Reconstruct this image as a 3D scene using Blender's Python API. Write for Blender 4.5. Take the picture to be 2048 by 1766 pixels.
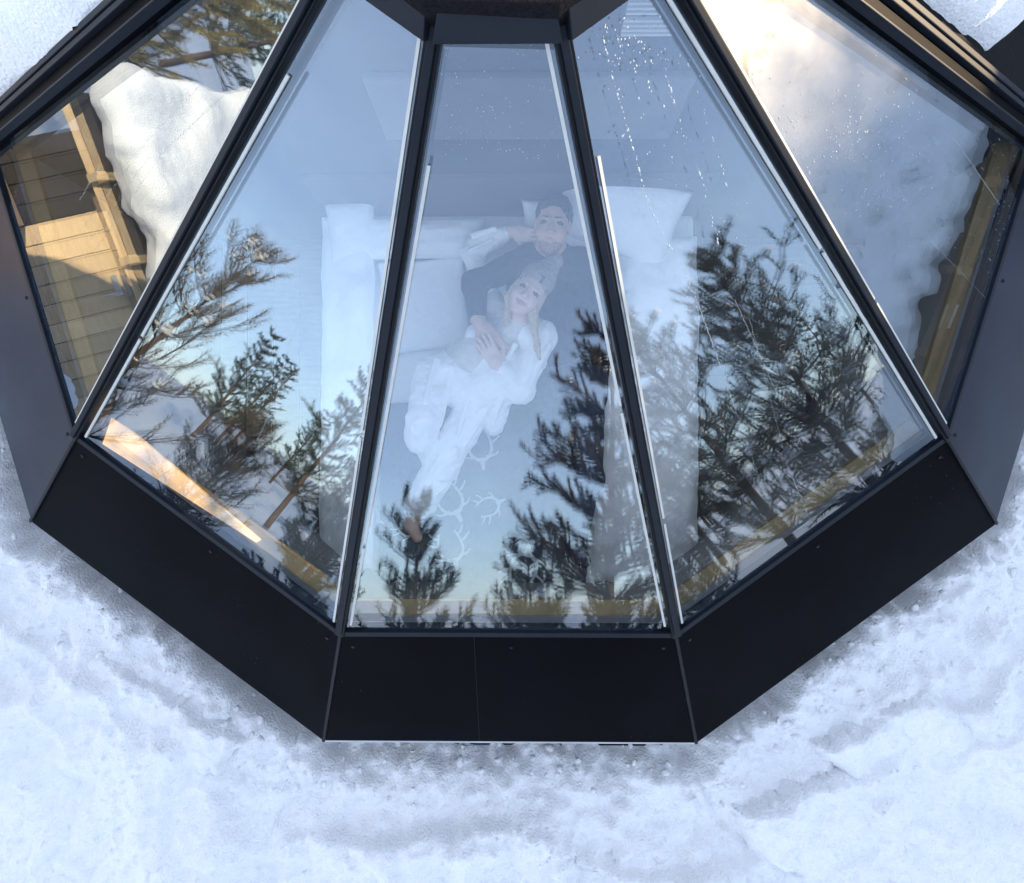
import bpy, bmesh, math, random
import numpy as np
from mathutils import Vector, Matrix

# ------------------------------------------------------------------ camera, world, sun, exposure
scene = bpy.context.scene
for o in list(bpy.data.objects):
    bpy.data.objects.remove(o)
COL = scene.collection
R = math.radians
CAM = np.array([0.0490, -1.3267, 4.0887])
CROT = (0.03242, 0.01187, 0.00156)
FPX = 1450.0                                   # focal length in pixels of the 2048 px wide photograph
cam_d = bpy.data.cameras.new('camera')
cam_d.sensor_fit = 'HORIZONTAL'; cam_d.sensor_width = 36.0
cam_d.lens = 36.0 * FPX / 2048.0
cam_d.clip_start = 0.05; cam_d.clip_end = 2000
cam = bpy.data.objects.new('camera', cam_d); COL.objects.link(cam)
cam.location = CAM; cam.rotation_euler = CROT
scene.camera = cam

SUN_AZ, SUN_EL = 118.0, 10.0                    # azimuth clockwise from the cabin's front (-Y), seen from below: +X is right
SUN_DIR = Vector((math.sin(R(SUN_AZ)) * math.cos(R(SUN_EL)), -math.cos(R(SUN_AZ)) * math.cos(R(SUN_EL)), math.sin(R(SUN_EL))))
world = bpy.data.worlds.new('World'); scene.world = world; world.use_nodes = True
wn = world.node_tree; wn.nodes.clear()
w_out = wn.nodes.new('ShaderNodeOutputWorld'); w_bg = wn.nodes.new('ShaderNodeBackground')
sky = wn.nodes.new('ShaderNodeTexSky'); sky.sky_type = 'NISHITA'; sky.sun_disc = False
sky.sun_elevation = R(SUN_EL); sky.sun_rotation = math.atan2(SUN_DIR.x, SUN_DIR.y)
sky.altitude = 200; sky.air_density = 0.9; sky.dust_density = 0.25; sky.ozone_density = 2.5
w_hsv = wn.nodes.new('ShaderNodeHueSaturation'); w_hsv.inputs['Saturation'].default_value = 0.58
# thin high cloud: soft noise that whitens the blue here and there, all round the sky
w_tc = wn.nodes.new('ShaderNodeTexCoord'); w_map = wn.nodes.new('ShaderNodeMapping')
w_map.inputs['Scale'].default_value = (1.0, 1.0, 2.6)
w_no = wn.nodes.new('ShaderNodeTexNoise'); w_no.inputs['Scale'].default_value = 2.3
w_no.inputs['Detail'].default_value = 5.0; w_no.inputs['Roughness'].default_value = 0.55
w_rmp = wn.nodes.new('ShaderNodeValToRGB')
w_rmp.color_ramp.elements[0].position = 0.42; w_rmp.color_ramp.elements[1].position = 0.72
w_rmp.color_ramp.elements[0].color = (1, 1, 1, 1); w_rmp.color_ramp.elements[1].color = (1.28, 1.22, 1.14, 1)
w_mul = wn.nodes.new('ShaderNodeMixRGB'); w_mul.blend_type = 'MULTIPLY'; w_mul.inputs['Fac'].default_value = 1.0
wl = wn.links
wl.new(w_tc.outputs['Generated'], w_map.inputs['Vector']); wl.new(w_map.outputs['Vector'], w_no.inputs['Vector'])
wl.new(w_no.outputs['Fac'], w_rmp.inputs['Fac'])
wl.new(sky.outputs['Color'], w_hsv.inputs['Color'])
w_veil = wn.nodes.new('ShaderNodeMixRGB'); w_veil.inputs['Fac'].default_value = 0.40      # even veil of thin cloud over the whole sky
w_veil.inputs['Color2'].default_value = (1.54, 1.84, 2.52, 1)
wl.new(w_hsv.outputs['Color'], w_veil.inputs['Color1']); wl.new(w_veil.outputs['Color'], w_mul.inputs['Color1']); wl.new(w_rmp.outputs['Color'], w_mul.inputs['Color2'])
wl.new(w_mul.outputs['Color'], w_bg.inputs['Color'])
w_bg.inputs['Strength'].default_value = 0.15
wl.new(w_bg.outputs['Background'], w_out.inputs['Surface'])

sun_d = bpy.data.lights.new('sun', 'SUN'); sun_d.energy = 3.0; sun_d.angle = R(0.5); sun_d.color = (1.0, 0.75, 0.46)
sun = bpy.data.objects.new('sun', sun_d); COL.objects.link(sun)
sun.rotation_euler = SUN_DIR.to_track_quat('Z', 'Y').to_euler(); sun.location = (20, 5, 8)
scene.view_settings.view_transform = 'Standard'; scene.view_settings.look = 'None'
scene.view_settings.gamma = 1.0; scene.view_settings.use_curve_mapping = False
scene.view_settings.exposure = 2.2
scene.cycles.use_denoising = True
scene.cycles.denoiser = 'OPENIMAGEDENOISE'
scene.cycles.denoising_input_passes = 'RGB_ALBEDO_NORMAL'
scene.cycles.max_bounces = 8; scene.cycles.transparent_max_bounces = 16
scene.cycles.glossy_bounces = 4; scene.cycles.diffuse_bounces = 4
scene.cycles.sample_clamp_indirect = 8.0; scene.cycles.blur_glossy = 0.2
scene.cycles.caustics_reflective = False; scene.cycles.caustics_refractive = False

# ------------------------------------------------------------------ layout helpers
rng = np.random.default_rng(7)
random.seed(7)
def rotm(rx, ry, rz):
    return np.array(Matrix.Rotation(rz, 3, 'Z') @ Matrix.Rotation(ry, 3, 'Y') @ Matrix.Rotation(rx, 3, 'X'))
CM = rotm(*CROT)
def W(px, py, z):
    """photo pixel -> the world point at real height z"""
    d = CM @ np.array([(px - 1024) / FPX, -(py - 883) / FPX, -1.0])
    return CAM + d * (z - CAM[2]) / d[2]

# noise
_T = rng.random((256, 256)); _T3 = rng.random((64, 64, 64))
def vn2(x, y):
    xi = np.floor(x).astype(int); yi = np.floor(y).astype(int)
    fx = x - xi; fy = y - yi; fx = fx * fx * (3 - 2 * fx); fy = fy * fy * (3 - 2 * fy)
    a = _T[xi & 255, yi & 255]; b = _T[(xi + 1) & 255, yi & 255]; c = _T[xi & 255, (yi + 1) & 255]; d = _T[(xi + 1) & 255, (yi + 1) & 255]
    return (a + (b - a) * fx) * (1 - fy) + (c + (d - c) * fx) * fy - 0.5
def fbm2(x, y, o=4, g=0.5):
    s = 0; a = 1.0
    for i in range(o):
        s = s + a * vn2(x + 17.3 * i, y - 9.1 * i); x = x * 2.03; y = y * 2.03; a *= g
    return s
def vn3(x, y, z):
    xi = np.floor(x).astype(int); yi = np.floor(y).astype(int); zi = np.floor(z).astype(int)
    fx = x - xi; fy = y - yi; fz = z - zi
    fx = fx * fx * (3 - 2 * fx); fy = fy * fy * (3 - 2 * fy); fz = fz * fz * (3 - 2 * fz)
    def t(i, j, k): return _T3[(xi + i) & 63, (yi + j) & 63, (zi + k) & 63]
    l = lambda a, b, f: a + (b - a) * f
    return l(l(l(t(0,0,0), t(1,0,0), fx), l(t(0,1,0), t(1,1,0), fx), fy), l(l(t(0,0,1), t(1,0,1), fx), l(t(0,1,1), t(1,1,1), fx), fy), fz) - 0.5
def fbm3(x, y, z, o=3):
    s = 0; a = 1.0
    for i in range(o):
        s = s + a * vn3(x + 5.2 * i, y, z - 3.3 * i); x = x * 2.1; y = y * 2.1; z = z * 2.1; a *= 0.5
    return s
def ss(a, b, x):
    t = np.clip((x - a) / (b - a), 0, 1); return t * t * (3 - 2 * t)

# ------------------------------------------------------------------ object helpers
def mesh(name, v, f, mat, parent=None, smooth=False):
    me = bpy.data.meshes.new(name)
    if isinstance(f, np.ndarray):
        v = np.asarray(v, dtype=np.float32); n = f.shape[1]
        me.vertices.add(len(v)); me.vertices.foreach_set('co', v.ravel())
        me.loops.add(f.size); me.loops.foreach_set('vertex_index', f.astype(np.int32).ravel())
        me.polygons.add(len(f)); me.polygons.foreach_set('loop_start', np.arange(0, f.size, n, dtype=np.int32))
        me.update(calc_edges=True)
    else:
        me.from_pydata([tuple(map(float, p)) for p in v], [], f)
        me.update()
    for m in (mat if isinstance(mat, (list, tuple)) else [mat]):
        me.materials.append(m)
    if smooth:
        me.polygons.foreach_set('use_smooth', np.ones(len(me.polygons), dtype=bool))
    o = bpy.data.objects.new(name, me); COL.objects.link(o)
    if parent: o.parent = parent
    return o
def fixn(o, bevel=0.0):
    bm = bmesh.new(); bm.from_mesh(o.data)
    bmesh.ops.recalc_face_normals(bm, faces=bm.faces)
    if bevel:
        bmesh.ops.bevel(bm, geom=bm.edges[:], offset=bevel, segments=2, affect='EDGES', profile=0.6)
    bm.to_mesh(o.data); bm.free(); return o
def thing(name, label, cat, loc=(0, 0, 0), group=None, kind=None):
    o = bpy.data.objects.new(name, None); COL.objects.link(o); o.location = loc; o.empty_display_size = 0.1
    return tag(o, label, cat, group, kind)
def tag(o, label=None, cat=None, group=None, kind=None):
    if label: o['label'] = label
    if cat: o['category'] = cat
    if group: o['group'] = group
    if kind: o['kind'] = kind
    return o
def prism(name, top, off, mat, parent=None, bevel=0.0):
    """closed solid: polygon `top` and the same polygon moved by vector `off`"""
    n = len(top); v = [np.array(p, float) for p in top] + [np.array(p, float) + np.array(off, float) for p in top]
    f = [list(range(n)), list(range(2 * n - 1, n - 1, -1))] + [[i, i + n, (i + 1) % n + n, (i + 1) % n] for i in range(n)]
    return fixn(mesh(name, v, f, mat, parent), bevel)
def bar(name, a, b, w, h, up, mat, parent=None, bevel=0.0, lift=0.0):
    """rectangular bar from a to b; `up` is the direction of its height h, lift shifts its middle along up"""
    a = np.array(a, float); b = np.array(b, float); d = (b - a) / np.linalg.norm(b - a)
    up = np.array(up, float); up = up - d * (up @ d); up /= np.linalg.norm(up); s = np.cross(d, up)
    c = [s * w / 2 * i + up * (h / 2 * j + lift) for i, j in ((-1, -1), (1, -1), (1, 1), (-1, 1))]
    v = [a + q for q in c] + [b + q for q in c]
    f = [[3, 2, 1, 0], [4, 5, 6, 7]] + [[i, (i + 1) % 4, (i + 1) % 4 + 4, i + 4] for i in range(4)]
    return fixn(mesh(name, v, f, mat, parent), bevel)
def box(name, lo, hi, mat, parent=None, bevel=0.0):
    (a, b, c), (d, e, f) = lo, hi
    return prism(name, [(a, b, f), (d, b, f), (d, e, f), (a, e, f)], (0, 0, c - f), mat, parent, bevel)
def tube_geo(pts, rad, n=6):
    pts = np.asarray(pts, float); V = []; F = []
    for i, p in enumerate(pts):
        d = pts[min(i + 1, len(pts) - 1)] - pts[max(i - 1, 0)]; d /= (np.linalg.norm(d) + 1e-9)
        u = np.cross(d, (0, 0, 1) if abs(d[2]) < 0.9 else (1, 0, 0)); u /= np.linalg.norm(u); w = np.cross(d, u)
        for k in range(n):
            a = 2 * math.pi * k / n; V.append(p + rad[i] * (math.cos(a) * u + math.sin(a) * w))
    for i in range(len(pts) - 1):
        for k in range(n):
            F.append([i * n + k, i * n + (k + 1) % n, (i + 1) * n + (k + 1) % n, (i + 1) * n + k])
    return V, F
def clip_poly(P, n, c):
    """keep the part of polygon P (3D) where n.p <= c"""
    out = []
    for i in range(len(P)):
        a, b = P[i], P[(i + 1) % len(P)]; da, db = n @ a - c, n @ b - c
        if da <= 0: out.append(a)
        if da * db < 0: out.append(a + (b - a) * da / (da - db))
    return out

# ------------------------------------------------------------------ materials
def newmat(name):
    m = bpy.data.materials.new(name); m.use_nodes = True; nt = m.node_tree
    return m, nt, nt.nodes['Principled BSDF']
def pmat(name, col, rough=0.5, spec=0.5, metal=0.0, var=0.0, scale=8.0, bump=0.0, bscale=60.0, stretch=(1, 1, 1), col2=None, detail=4.0, bdist=0.01):
    m, nt, b = newmat(name)
    b.inputs['Roughness'].default_value = rough; b.inputs['Specular IOR Level'].default_value = spec; b.inputs['Metallic'].default_value = metal
    b.inputs['Base Color'].default_value = (*col, 1)
    tc = nt.nodes.new('ShaderNodeTexCoord'); mp = nt.nodes.new('ShaderNodeMapping'); mp.inputs['Scale'].default_value = stretch
    nt.links.new(tc.outputs['Object'], mp.inputs['Vector'])
    if var or col2:
        n = nt.nodes.new('ShaderNodeTexNoise'); n.inputs['Scale'].default_value = scale; n.inputs['Detail'].default_value = detail
        r = nt.nodes.new('ShaderNodeValToRGB'); r.color_ramp.elements[0].position = 0.32; r.color_ramp.elements[1].position = 0.68
        c2 = col2 or tuple(min(1, c * (1 + var)) for c in col); c1 = col if col2 else tuple(c * (1 - var) for c in col)
        r.color_ramp.elements[0].color = (*c1, 1); r.color_ramp.elements[1].color = (*c2, 1)
        nt.links.new(mp.outputs['Vector'], n.inputs['Vector']); nt.links.new(n.outputs['Fac'], r.inputs['Fac']); nt.links.new(r.outputs['Color'], b.inputs['Base Color'])
    if bump:
        n = nt.nodes.new('ShaderNodeTexNoise'); n.inputs['Scale'].default_value = bscale; n.inputs['Detail'].default_value = 5
        bp = nt.nodes.new('ShaderNodeBump'); bp.inputs['Strength'].default_value = bump; bp.inputs['Distance'].default_value = bdist
        nt.links.new(mp.outputs['Vector'], n.inputs['Vector']); nt.links.new(n.outputs['Fac'], bp.inputs['Height']); nt.links.new(bp.outputs['Normal'], b.inputs['Normal'])
    return m
def glassmat(name, base=0.16, smear=0.0, wave=0.0):
    """coated pane: every face lets most light through and mirrors a fifth of it; smear = film of melt water"""
    m = bpy.data.materials.new(name); m.use_nodes = True; nt = m.node_tree; nt.nodes.clear(); N = nt.nodes.new; L = nt.links.new
    out = N('ShaderNodeOutputMaterial'); mix = N('ShaderNodeMixShader'); tr = N('ShaderNodeBsdfTransparent'); gl = N('ShaderNodeBsdfGlossy')
    tr.inputs['Color'].default_value = (0.985, 0.995, 0.99, 1); gl.inputs['Color'].default_value = (0.72, 0.85, 1.0, 1); gl.inputs['Roughness'].default_value = 0.0
    lw = N('ShaderNodeLayerWeight'); lw.inputs['Blend'].default_value = 0.5
    pw = N('ShaderNodeMath'); pw.operation = 'POWER'; pw.inputs[1].default_value = 4.0
    mr = N('ShaderNodeMath'); mr.operation = 'MULTIPLY_ADD'; mr.inputs[1].default_value = 0.8; mr.inputs[2].default_value = base
    L(lw.outputs['Facing'], pw.inputs[0]); L(pw.outputs[0], mr.inputs[0]); L(mr.outputs[0], mix.inputs['Fac'])
    tc = N('ShaderNodeTexCoord'); no = N('ShaderNodeTexNoise'); no.inputs['Scale'].default_value = 2.2; no.inputs['Detail'].default_value = 2
    bp = N('ShaderNodeBump'); bp.inputs['Strength'].default_value = wave; bp.inputs['Distance'].default_value = 0.004
    L(tc.outputs['Object'], no.inputs['Vector']); L(no.outputs['Fac'], bp.inputs['Height']); L(bp.outputs['Normal'], gl.inputs['Normal'])
    L(tr.outputs[0], mix.inputs[1]); L(gl.outputs[0], mix.inputs[2])
    last = mix
    if smear:
        g2 = N('ShaderNodeBsdfGlossy'); g2.inputs['Roughness'].default_value = 0.36; g2.inputs['Color'].default_value = (0.95, 0.95, 0.95, 1)
        n2 = N('ShaderNodeTexNoise'); n2.inputs['Scale'].default_value = 5.0; n2.inputs['Detail'].default_value = 6
        r2 = N('ShaderNodeMapRange'); r2.inputs['From Min'].default_value = 0.3; r2.inputs['From Max'].default_value = 0.75
        r2.inputs['To Min'].default_value = smear * 0.2; r2.inputs['To Max'].default_value = smear
        L(tc.outputs['Object'], n2.inputs['Vector']); L(n2.outputs['Fac'], r2.inputs['Value'])
        m2 = N('ShaderNodeMixShader')
        sp = N('ShaderNodeSeparateXYZ'); L(tc.outputs['Object'], sp.inputs[0]); rz = N('ShaderNodeMapRange'); rz.inputs['From Min'].default_value = 1.78; rz.inputs['From Max'].default_value = 2.30
        rz.inputs['To Min'].default_value = 0.02; L(sp.outputs['Z'], rz.inputs['Value']); mz = N('ShaderNodeMath'); mz.operation = 'MULTIPLY'; L(rz.outputs['Result'], mz.inputs[0]); L(r2.outputs['Result'], mz.inputs[1])
        L(mz.outputs[0], m2.inputs['Fac']); L(mix.outputs[0], m2.inputs[1]); L(g2.outputs[0], m2.inputs[2]); last = m2
    L(last.outputs[0], out.inputs['Surface'])
    return m
def woodmat(name, c1, c2, stretch, rough=0.6):
    m, nt, b = newmat(name); N = nt.nodes.new; L = nt.links.new
    tc = N('ShaderNodeTexCoord'); mp = N('ShaderNodeMapping'); mp.inputs['Scale'].default_value = stretch
    n = N('ShaderNodeTexNoise'); n.inputs['Scale'].default_value = 6; n.inputs['Detail'].default_value = 7; n.inputs['Roughness'].default_value = 0.65
    r = N('ShaderNodeValToRGB'); r.color_ramp.elements[0].position = 0.3; r.color_ramp.elements[1].position = 0.7
    r.color_ramp.elements[0].color = (*c1, 1); r.color_ramp.elements[1].color = (*c2, 1)
    oi = N('ShaderNodeObjectInfo'); hs = N('ShaderNodeHueSaturation'); mr = N('ShaderNodeMapRange')
    mr.inputs['To Min'].default_value = 0.8; mr.inputs['To Max'].default_value = 1.15
    L(oi.outputs['Random'], mr.inputs['Value']); L(mr.outputs['Result'], hs.inputs['Value'])
    L(tc.outputs['Object'], mp.inputs['Vector']); L(mp.outputs['Vector'], n.inputs['Vector']); L(n.outputs['Fac'], r.inputs['Fac'])
    L(r.outputs['Color'], hs.inputs['Color']); L(hs.outputs['Color'], b.inputs['Base Color'])
    bp = N('ShaderNodeBump'); bp.inputs['Strength'].default_value = 0.3; bp.inputs['Distance'].default_value = 0.004
    L(n.outputs['Fac'], bp.inputs['Height']); L(bp.outputs['Normal'], b.inputs['Normal'])
    b.inputs['Roughness'].default_value = rough; b.inputs['Specular IOR Level'].default_value = 0.3
    return m
M = {}
M['snow'] = pmat('snow', (0.87, 0.88, 0.885), 0.75, 0.25, var=0.02, scale=3, bump=0.75, bscale=75, bdist=0.014)
M['black'] = pmat('black_metal', (0.003, 0.0035, 0.006), 0.36, 0.10, var=0.25, scale=3, bump=0.04, bscale=4, bdist=0.004)
def metalmat(name, col, rough, spec):
    m = pmat(name, col, rough, spec, var=0.3, scale=2.5, bump=0.05, bscale=3, bdist=0.006); nt = m.node_tree; N = nt.nodes.new; L = nt.links.new; b = nt.nodes['Principled BSDF']
    tc = N('ShaderNodeTexCoord'); v = N('ShaderNodeTexVoronoi'); v.inputs['Scale'].default_value = 38; n = N('ShaderNodeTexNoise'); n.inputs['Scale'].default_value = 2.1; n.inputs['Detail'].default_value = 5
    L(tc.outputs['Object'], v.inputs['Vector']); L(tc.outputs['Object'], n.inputs['Vector'])
    a = N('ShaderNodeMapRange'); a.inputs['From Min'].default_value = 0.10; a.inputs['From Max'].default_value = 0.05; L(v.outputs['Distance'], a.inputs['Value'])
    c = N('ShaderNodeMapRange'); c.inputs['From Min'].default_value = 0.55; c.inputs['From Max'].default_value = 0.66; L(n.outputs['Fac'], c.inputs['Value'])
    mu = N('ShaderNodeMath'); mu.operation = 'MULTIPLY'; L(a.outputs['Result'], mu.inputs[0]); L(c.outputs['Result'], mu.inputs[1])
    mx = N('ShaderNodeMixRGB'); mx.inputs['Color2'].default_value = (0.10, 0.11, 0.13, 1); src = b.inputs['Base Color'].links[0].from_socket
    L(src, mx.inputs['Color1']); L(mu.outputs[0], mx.inputs['Fac']); L(mx.outputs['Color'], b.inputs['Base Color'])
    rr = N('ShaderNodeMapRange'); rr.inputs['To Min'].default_value = rough - 0.1; rr.inputs['To Max'].default_value = rough + 0.15; L(n.outputs['Fac'], rr.inputs['Value']); L(rr.outputs['Result'], b.inputs['Roughness'])
    return m
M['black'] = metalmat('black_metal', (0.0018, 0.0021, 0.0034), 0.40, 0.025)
M['black_sky_sheen'] = metalmat('sky_sheen_black_metal', (0.005, 0.010, 0.026), 0.33, 0.22)  # bluer copy of the black metal, sky sheen put into its colour
M['felt'] = pmat('roof_felt', (0.008, 0.008, 0.010), 0.85, 0.1, var=0.4, scale=120, bump=0.4, bscale=160)
M['frame'] = pmat('dark_frame', (0.004, 0.005, 0.008), 0.34, 0.14, var=0.2, scale=5)
M['rail'] = pmat('grey_rail', (0.010, 0.013, 0.020), 0.45, 0.14, var=0.15, scale=9)
M['strip'] = pmat('white_strip', (0.56, 0.56, 0.53), 0.5, 0.4, var=0.06, scale=20)
M['drip'] = pmat('drip_edge', (0.55, 0.57, 0.6), 0.35, 0.5, metal=0.3, var=0.1, scale=10)
M['gasket'] = pmat('rubber_gasket', (0.01, 0.01, 0.012), 0.6, 0.3)
M['glass'] = glassmat('coated_glass', 0.138, wave=0.05)
M['glass_wet'] = glassmat('wet_glass', 0.155, 0.17, wave=0.05)
M['drop'] = pmat('melt_water', (0.42, 0.46, 0.5), 0.08, 0.9)
M['inner'] = pmat('inner_wall', (0.06, 0.07, 0.09), 0.7, 0.3, var=0.1, scale=3)
M['lowwall'] = pmat('low_wall', (0.30, 0.30, 0.30), 0.7, 0.3, var=0.1, scale=3)
M['sill'] = woodmat('sill_wood', (0.26, 0.19, 0.09), (0.38, 0.29, 0.15), (1, 1, 1), 0.5)
M['pine'] = woodmat('orange_pine', (0.55, 0.26, 0.06), (0.68, 0.36, 0.10), (1, 6, 1), 0.5)
M['floor'] = woodmat('floor_wood', (0.17, 0.165, 0.16), (0.25, 0.24, 0.23), (1.0, 10, 10), 0.5)
M['panel'] = pmat('pale_panel', (0.14, 0.15, 0.17), 0.6, 0.3, var=0.08, scale=4)
M['vent'] = pmat('white_vent', (0.6, 0.62, 0.64), 0.5, 0.3)
M['linen'] = pmat('white_linen', (0.92, 0.92, 0.91), 0.85, 0.2, var=0.02, scale=5, bump=0.5, bscale=16, bdist=0.02)
M['bedbase'] = pmat('bed_base', (0.10, 0.10, 0.11), 0.8, 0.2)
M['throw'] = pmat('grey_wool', (0.10, 0.115, 0.15), 0.95, 0.15, var=0.12, scale=14, bump=0.3, bscale=200)
M['throw_dark'] = pmat('dark_wool', (0.04, 0.05, 0.08), 0.95, 0.15, var=0.12, scale=14)
M['print'] = pmat('white_print', (0.66, 0.68, 0.68), 0.9, 0.2)
M['skin'] = pmat('skin', (0.56, 0.36, 0.27), 0.5, 0.4, var=0.06, scale=20)
M['skin_pale'] = pmat('pale_skin', (0.72, 0.51, 0.42), 0.5, 0.4, var=0.05, scale=20)
M['lip'] = pmat('lip', (0.50, 0.29, 0.24), 0.45, 0.4)
M['eye'] = pmat('eye_dark', (0.08, 0.055, 0.045), 0.25, 0.5)
M['stubble'] = pmat('stubble', (0.36, 0.225, 0.165), 0.65, 0.3, var=0.25, scale=90)
M['hair'] = pmat('dark_hair', (0.010, 0.008, 0.007), 0.5, 0.4, var=0.3, scale=40, bump=0.6, bscale=90)
M['blonde'] = pmat('blonde_hair', (0.55, 0.43, 0.27), 0.5, 0.4, var=0.2, scale=60, stretch=(3, 1, 1), bump=0.6, bscale=80)
M['navy'] = pmat('navy_knit', (0.010, 0.014, 0.030), 0.9, 0.2, var=0.2, scale=30, bump=0.3, bscale=120)
M['denim'] = pmat('dark_trousers', (0.05, 0.065, 0.10), 0.9, 0.2, var=0.2, scale=30)
M['cotton'] = pmat('white_cotton', (0.91, 0.91, 0.90), 0.85, 0.2, var=0.02, scale=10, bump=0.5, bscale=18, bdist=0.02)
M['knit'] = pmat('cream_knit', (0.66, 0.63, 0.58), 0.9, 0.2, var=0.06, scale=40, bump=0.4, bscale=90)
M['beanie'] = pmat('beige_knit', (0.30, 0.27, 0.23), 0.95, 0.15, var=0.15, scale=60, bump=0.4, bscale=120)
M['patch'] = pmat('dark_patch', (0.05, 0.05, 0.06), 0.8, 0.2)
M['bark'] = pmat('bark', (0.11, 0.075, 0.055), 0.9, 0.2, var=0.35, scale=25, bump=0.6, bscale=40)
M['needle'] = pmat('pine_needles', (0.028, 0.046, 0.022), 0.55, 0.35, var=0.4, scale=3)
M['needle_mix'] = pmat('mixed_needles', (0.05, 0.062, 0.04), 0.6, 0.3, col2=(0.16, 0.095, 0.04), scale=2.4)
M['needle_sunlit'] = pmat('sunlit_olive_needles', (0.34, 0.27, 0.08), 0.6, 0.3, var=0.3, scale=3)  # olive needles made lighter, sunshine put into their colour
M['needle_olive'] = pmat('olive_needles', (0.11, 0.09, 0.03), 0.6, 0.3, var=0.4, scale=3)
M['needle_grey'] = pmat('frosted_needles', (0.20, 0.19, 0.19), 0.6, 0.3, col2=(0.12, 0.09, 0.035), scale=2.2)
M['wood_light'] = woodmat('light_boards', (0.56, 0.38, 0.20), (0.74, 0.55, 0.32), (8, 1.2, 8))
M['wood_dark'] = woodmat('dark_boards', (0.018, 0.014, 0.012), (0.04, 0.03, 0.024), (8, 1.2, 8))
M['wood_brown'] = woodmat('brown_board', (0.16, 0.10, 0.055), (0.24, 0.15, 0.085), (8, 1.0, 8))
M['steel'] = pmat('steel', (0.6, 0.6, 0.6), 0.25, 0.5, metal=1.0)
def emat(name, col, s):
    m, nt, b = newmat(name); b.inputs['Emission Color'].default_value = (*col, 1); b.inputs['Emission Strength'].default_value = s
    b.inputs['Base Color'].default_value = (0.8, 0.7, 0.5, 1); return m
M['amber'] = emat('amber_glow', (1.0, 0.50, 0.13), 0.42)  # emission for the added amber glow, not a known lamp
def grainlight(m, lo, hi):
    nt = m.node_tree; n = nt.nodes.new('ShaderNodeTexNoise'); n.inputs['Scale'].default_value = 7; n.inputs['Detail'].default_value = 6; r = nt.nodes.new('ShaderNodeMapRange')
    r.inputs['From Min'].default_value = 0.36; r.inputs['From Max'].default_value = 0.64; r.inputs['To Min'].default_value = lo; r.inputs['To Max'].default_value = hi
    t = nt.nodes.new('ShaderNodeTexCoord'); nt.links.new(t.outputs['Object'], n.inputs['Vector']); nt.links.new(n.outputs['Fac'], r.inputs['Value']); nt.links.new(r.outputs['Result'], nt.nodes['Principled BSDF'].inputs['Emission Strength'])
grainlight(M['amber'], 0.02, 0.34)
M['lamp'] = emat('lamp_glow', (1.0, 0.72, 0.38), 9.0)

# ------------------------------------------------------------------ the cabin's pyramid (regular decagon cone, front five facets glazed)
RA, ZA, RC, RB = 2.06756, 1.29650, 0.43753, 2.70
TV = (2.57288 - ZA) / (RA - RC); ZAPEX = ZA + RA * TV
C18 = math.cos(R(18)); T18 = math.tan(R(18)); SL = math.atan(TV / C18); TS = math.tan(SL)
APEX = np.array([0, 0, ZAPEX])
FAC = [-72, -36, 0, 36, 72]
def fo(a): return np.array([math.sin(R(a)), -math.cos(R(a)), 0.0])
def ft(a): return np.array([math.cos(R(a)), math.sin(R(a)), 0.0])
def fn(a): return fo(a) * math.sin(SL) + np.array([0, 0, math.cos(SL)])
def FP(a, rho, u, h=0.0):
    """point on facet a: rho = horizontal distance from the axis, u = sideways, h = out along the normal"""
    return fo(a) * rho + ft(a) * u + np.array([0, 0, ZAPEX - rho * TS]) + fn(a) * h
def RV(az, r, h=0.0):
    """point on the ridge line at azimuth az"""
    return np.array([r * math.sin(R(az)), -r * math.cos(R(az)), ZAPEX - r * TV + h])
def pix_on_facet(px, py, a, h=0.0):
    d = CM @ np.array([(px - 1024) / FPX, -(py - 883) / FPX, -1.0]); n = fn(a)
    p0 = APEX + n * h; return CAM + d * (((p0 - CAM) @ n) / (d @ n))
RHA, RHB, RHC = RA * C18, RB * C18, RC * C18
YW = -0.10                                     # plane where the glass ends against the back roof's trim
MW = 0.025                                     # half width of a mullion
GT = 0.034                                     # double glazing unit
cabin = thing('glass_cabin', 'faceted glass igloo cabin with black metal skirt, mirroring sky and pines', 'cabin')
YN = np.array([0, 1.0, 0])
def facet_poly(a, r0, r1, inset, h=0.0, ycut=None):
    P = [FP(a, r0, -(r0 * T18 - inset), h), FP(a, r0, r0 * T18 - inset, h), FP(a, r1, r1 * T18 - inset, h), FP(a, r1, -(r1 * T18 - inset), h)]
    if ycut is not None and abs(a) == 72: P = clip_poly(P, YN, ycut)
    return P
panes = {}
for a in FAC:
    P = facet_poly(a, RHC - 0.05, RHA - 0.012, 0.012, 0.0, YW - 0.004)
    gm = M['glass_wet'] if a in (72,) else M['glass']
    panes[a] = prism('glass_pane', P, -fn(a) * GT, gm, cabin)
tag(panes[-72], 'left side pane mirroring a sunlit wooden hut'); tag(panes[-36], 'left front pane mirroring open grey pines')
tag(panes[0], 'middle pane over the couple on the bed'); tag(panes[36], 'right front pane mirroring a dark pine'); tag(panes[72], 'right side pane with sun glare and melt water')
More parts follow.
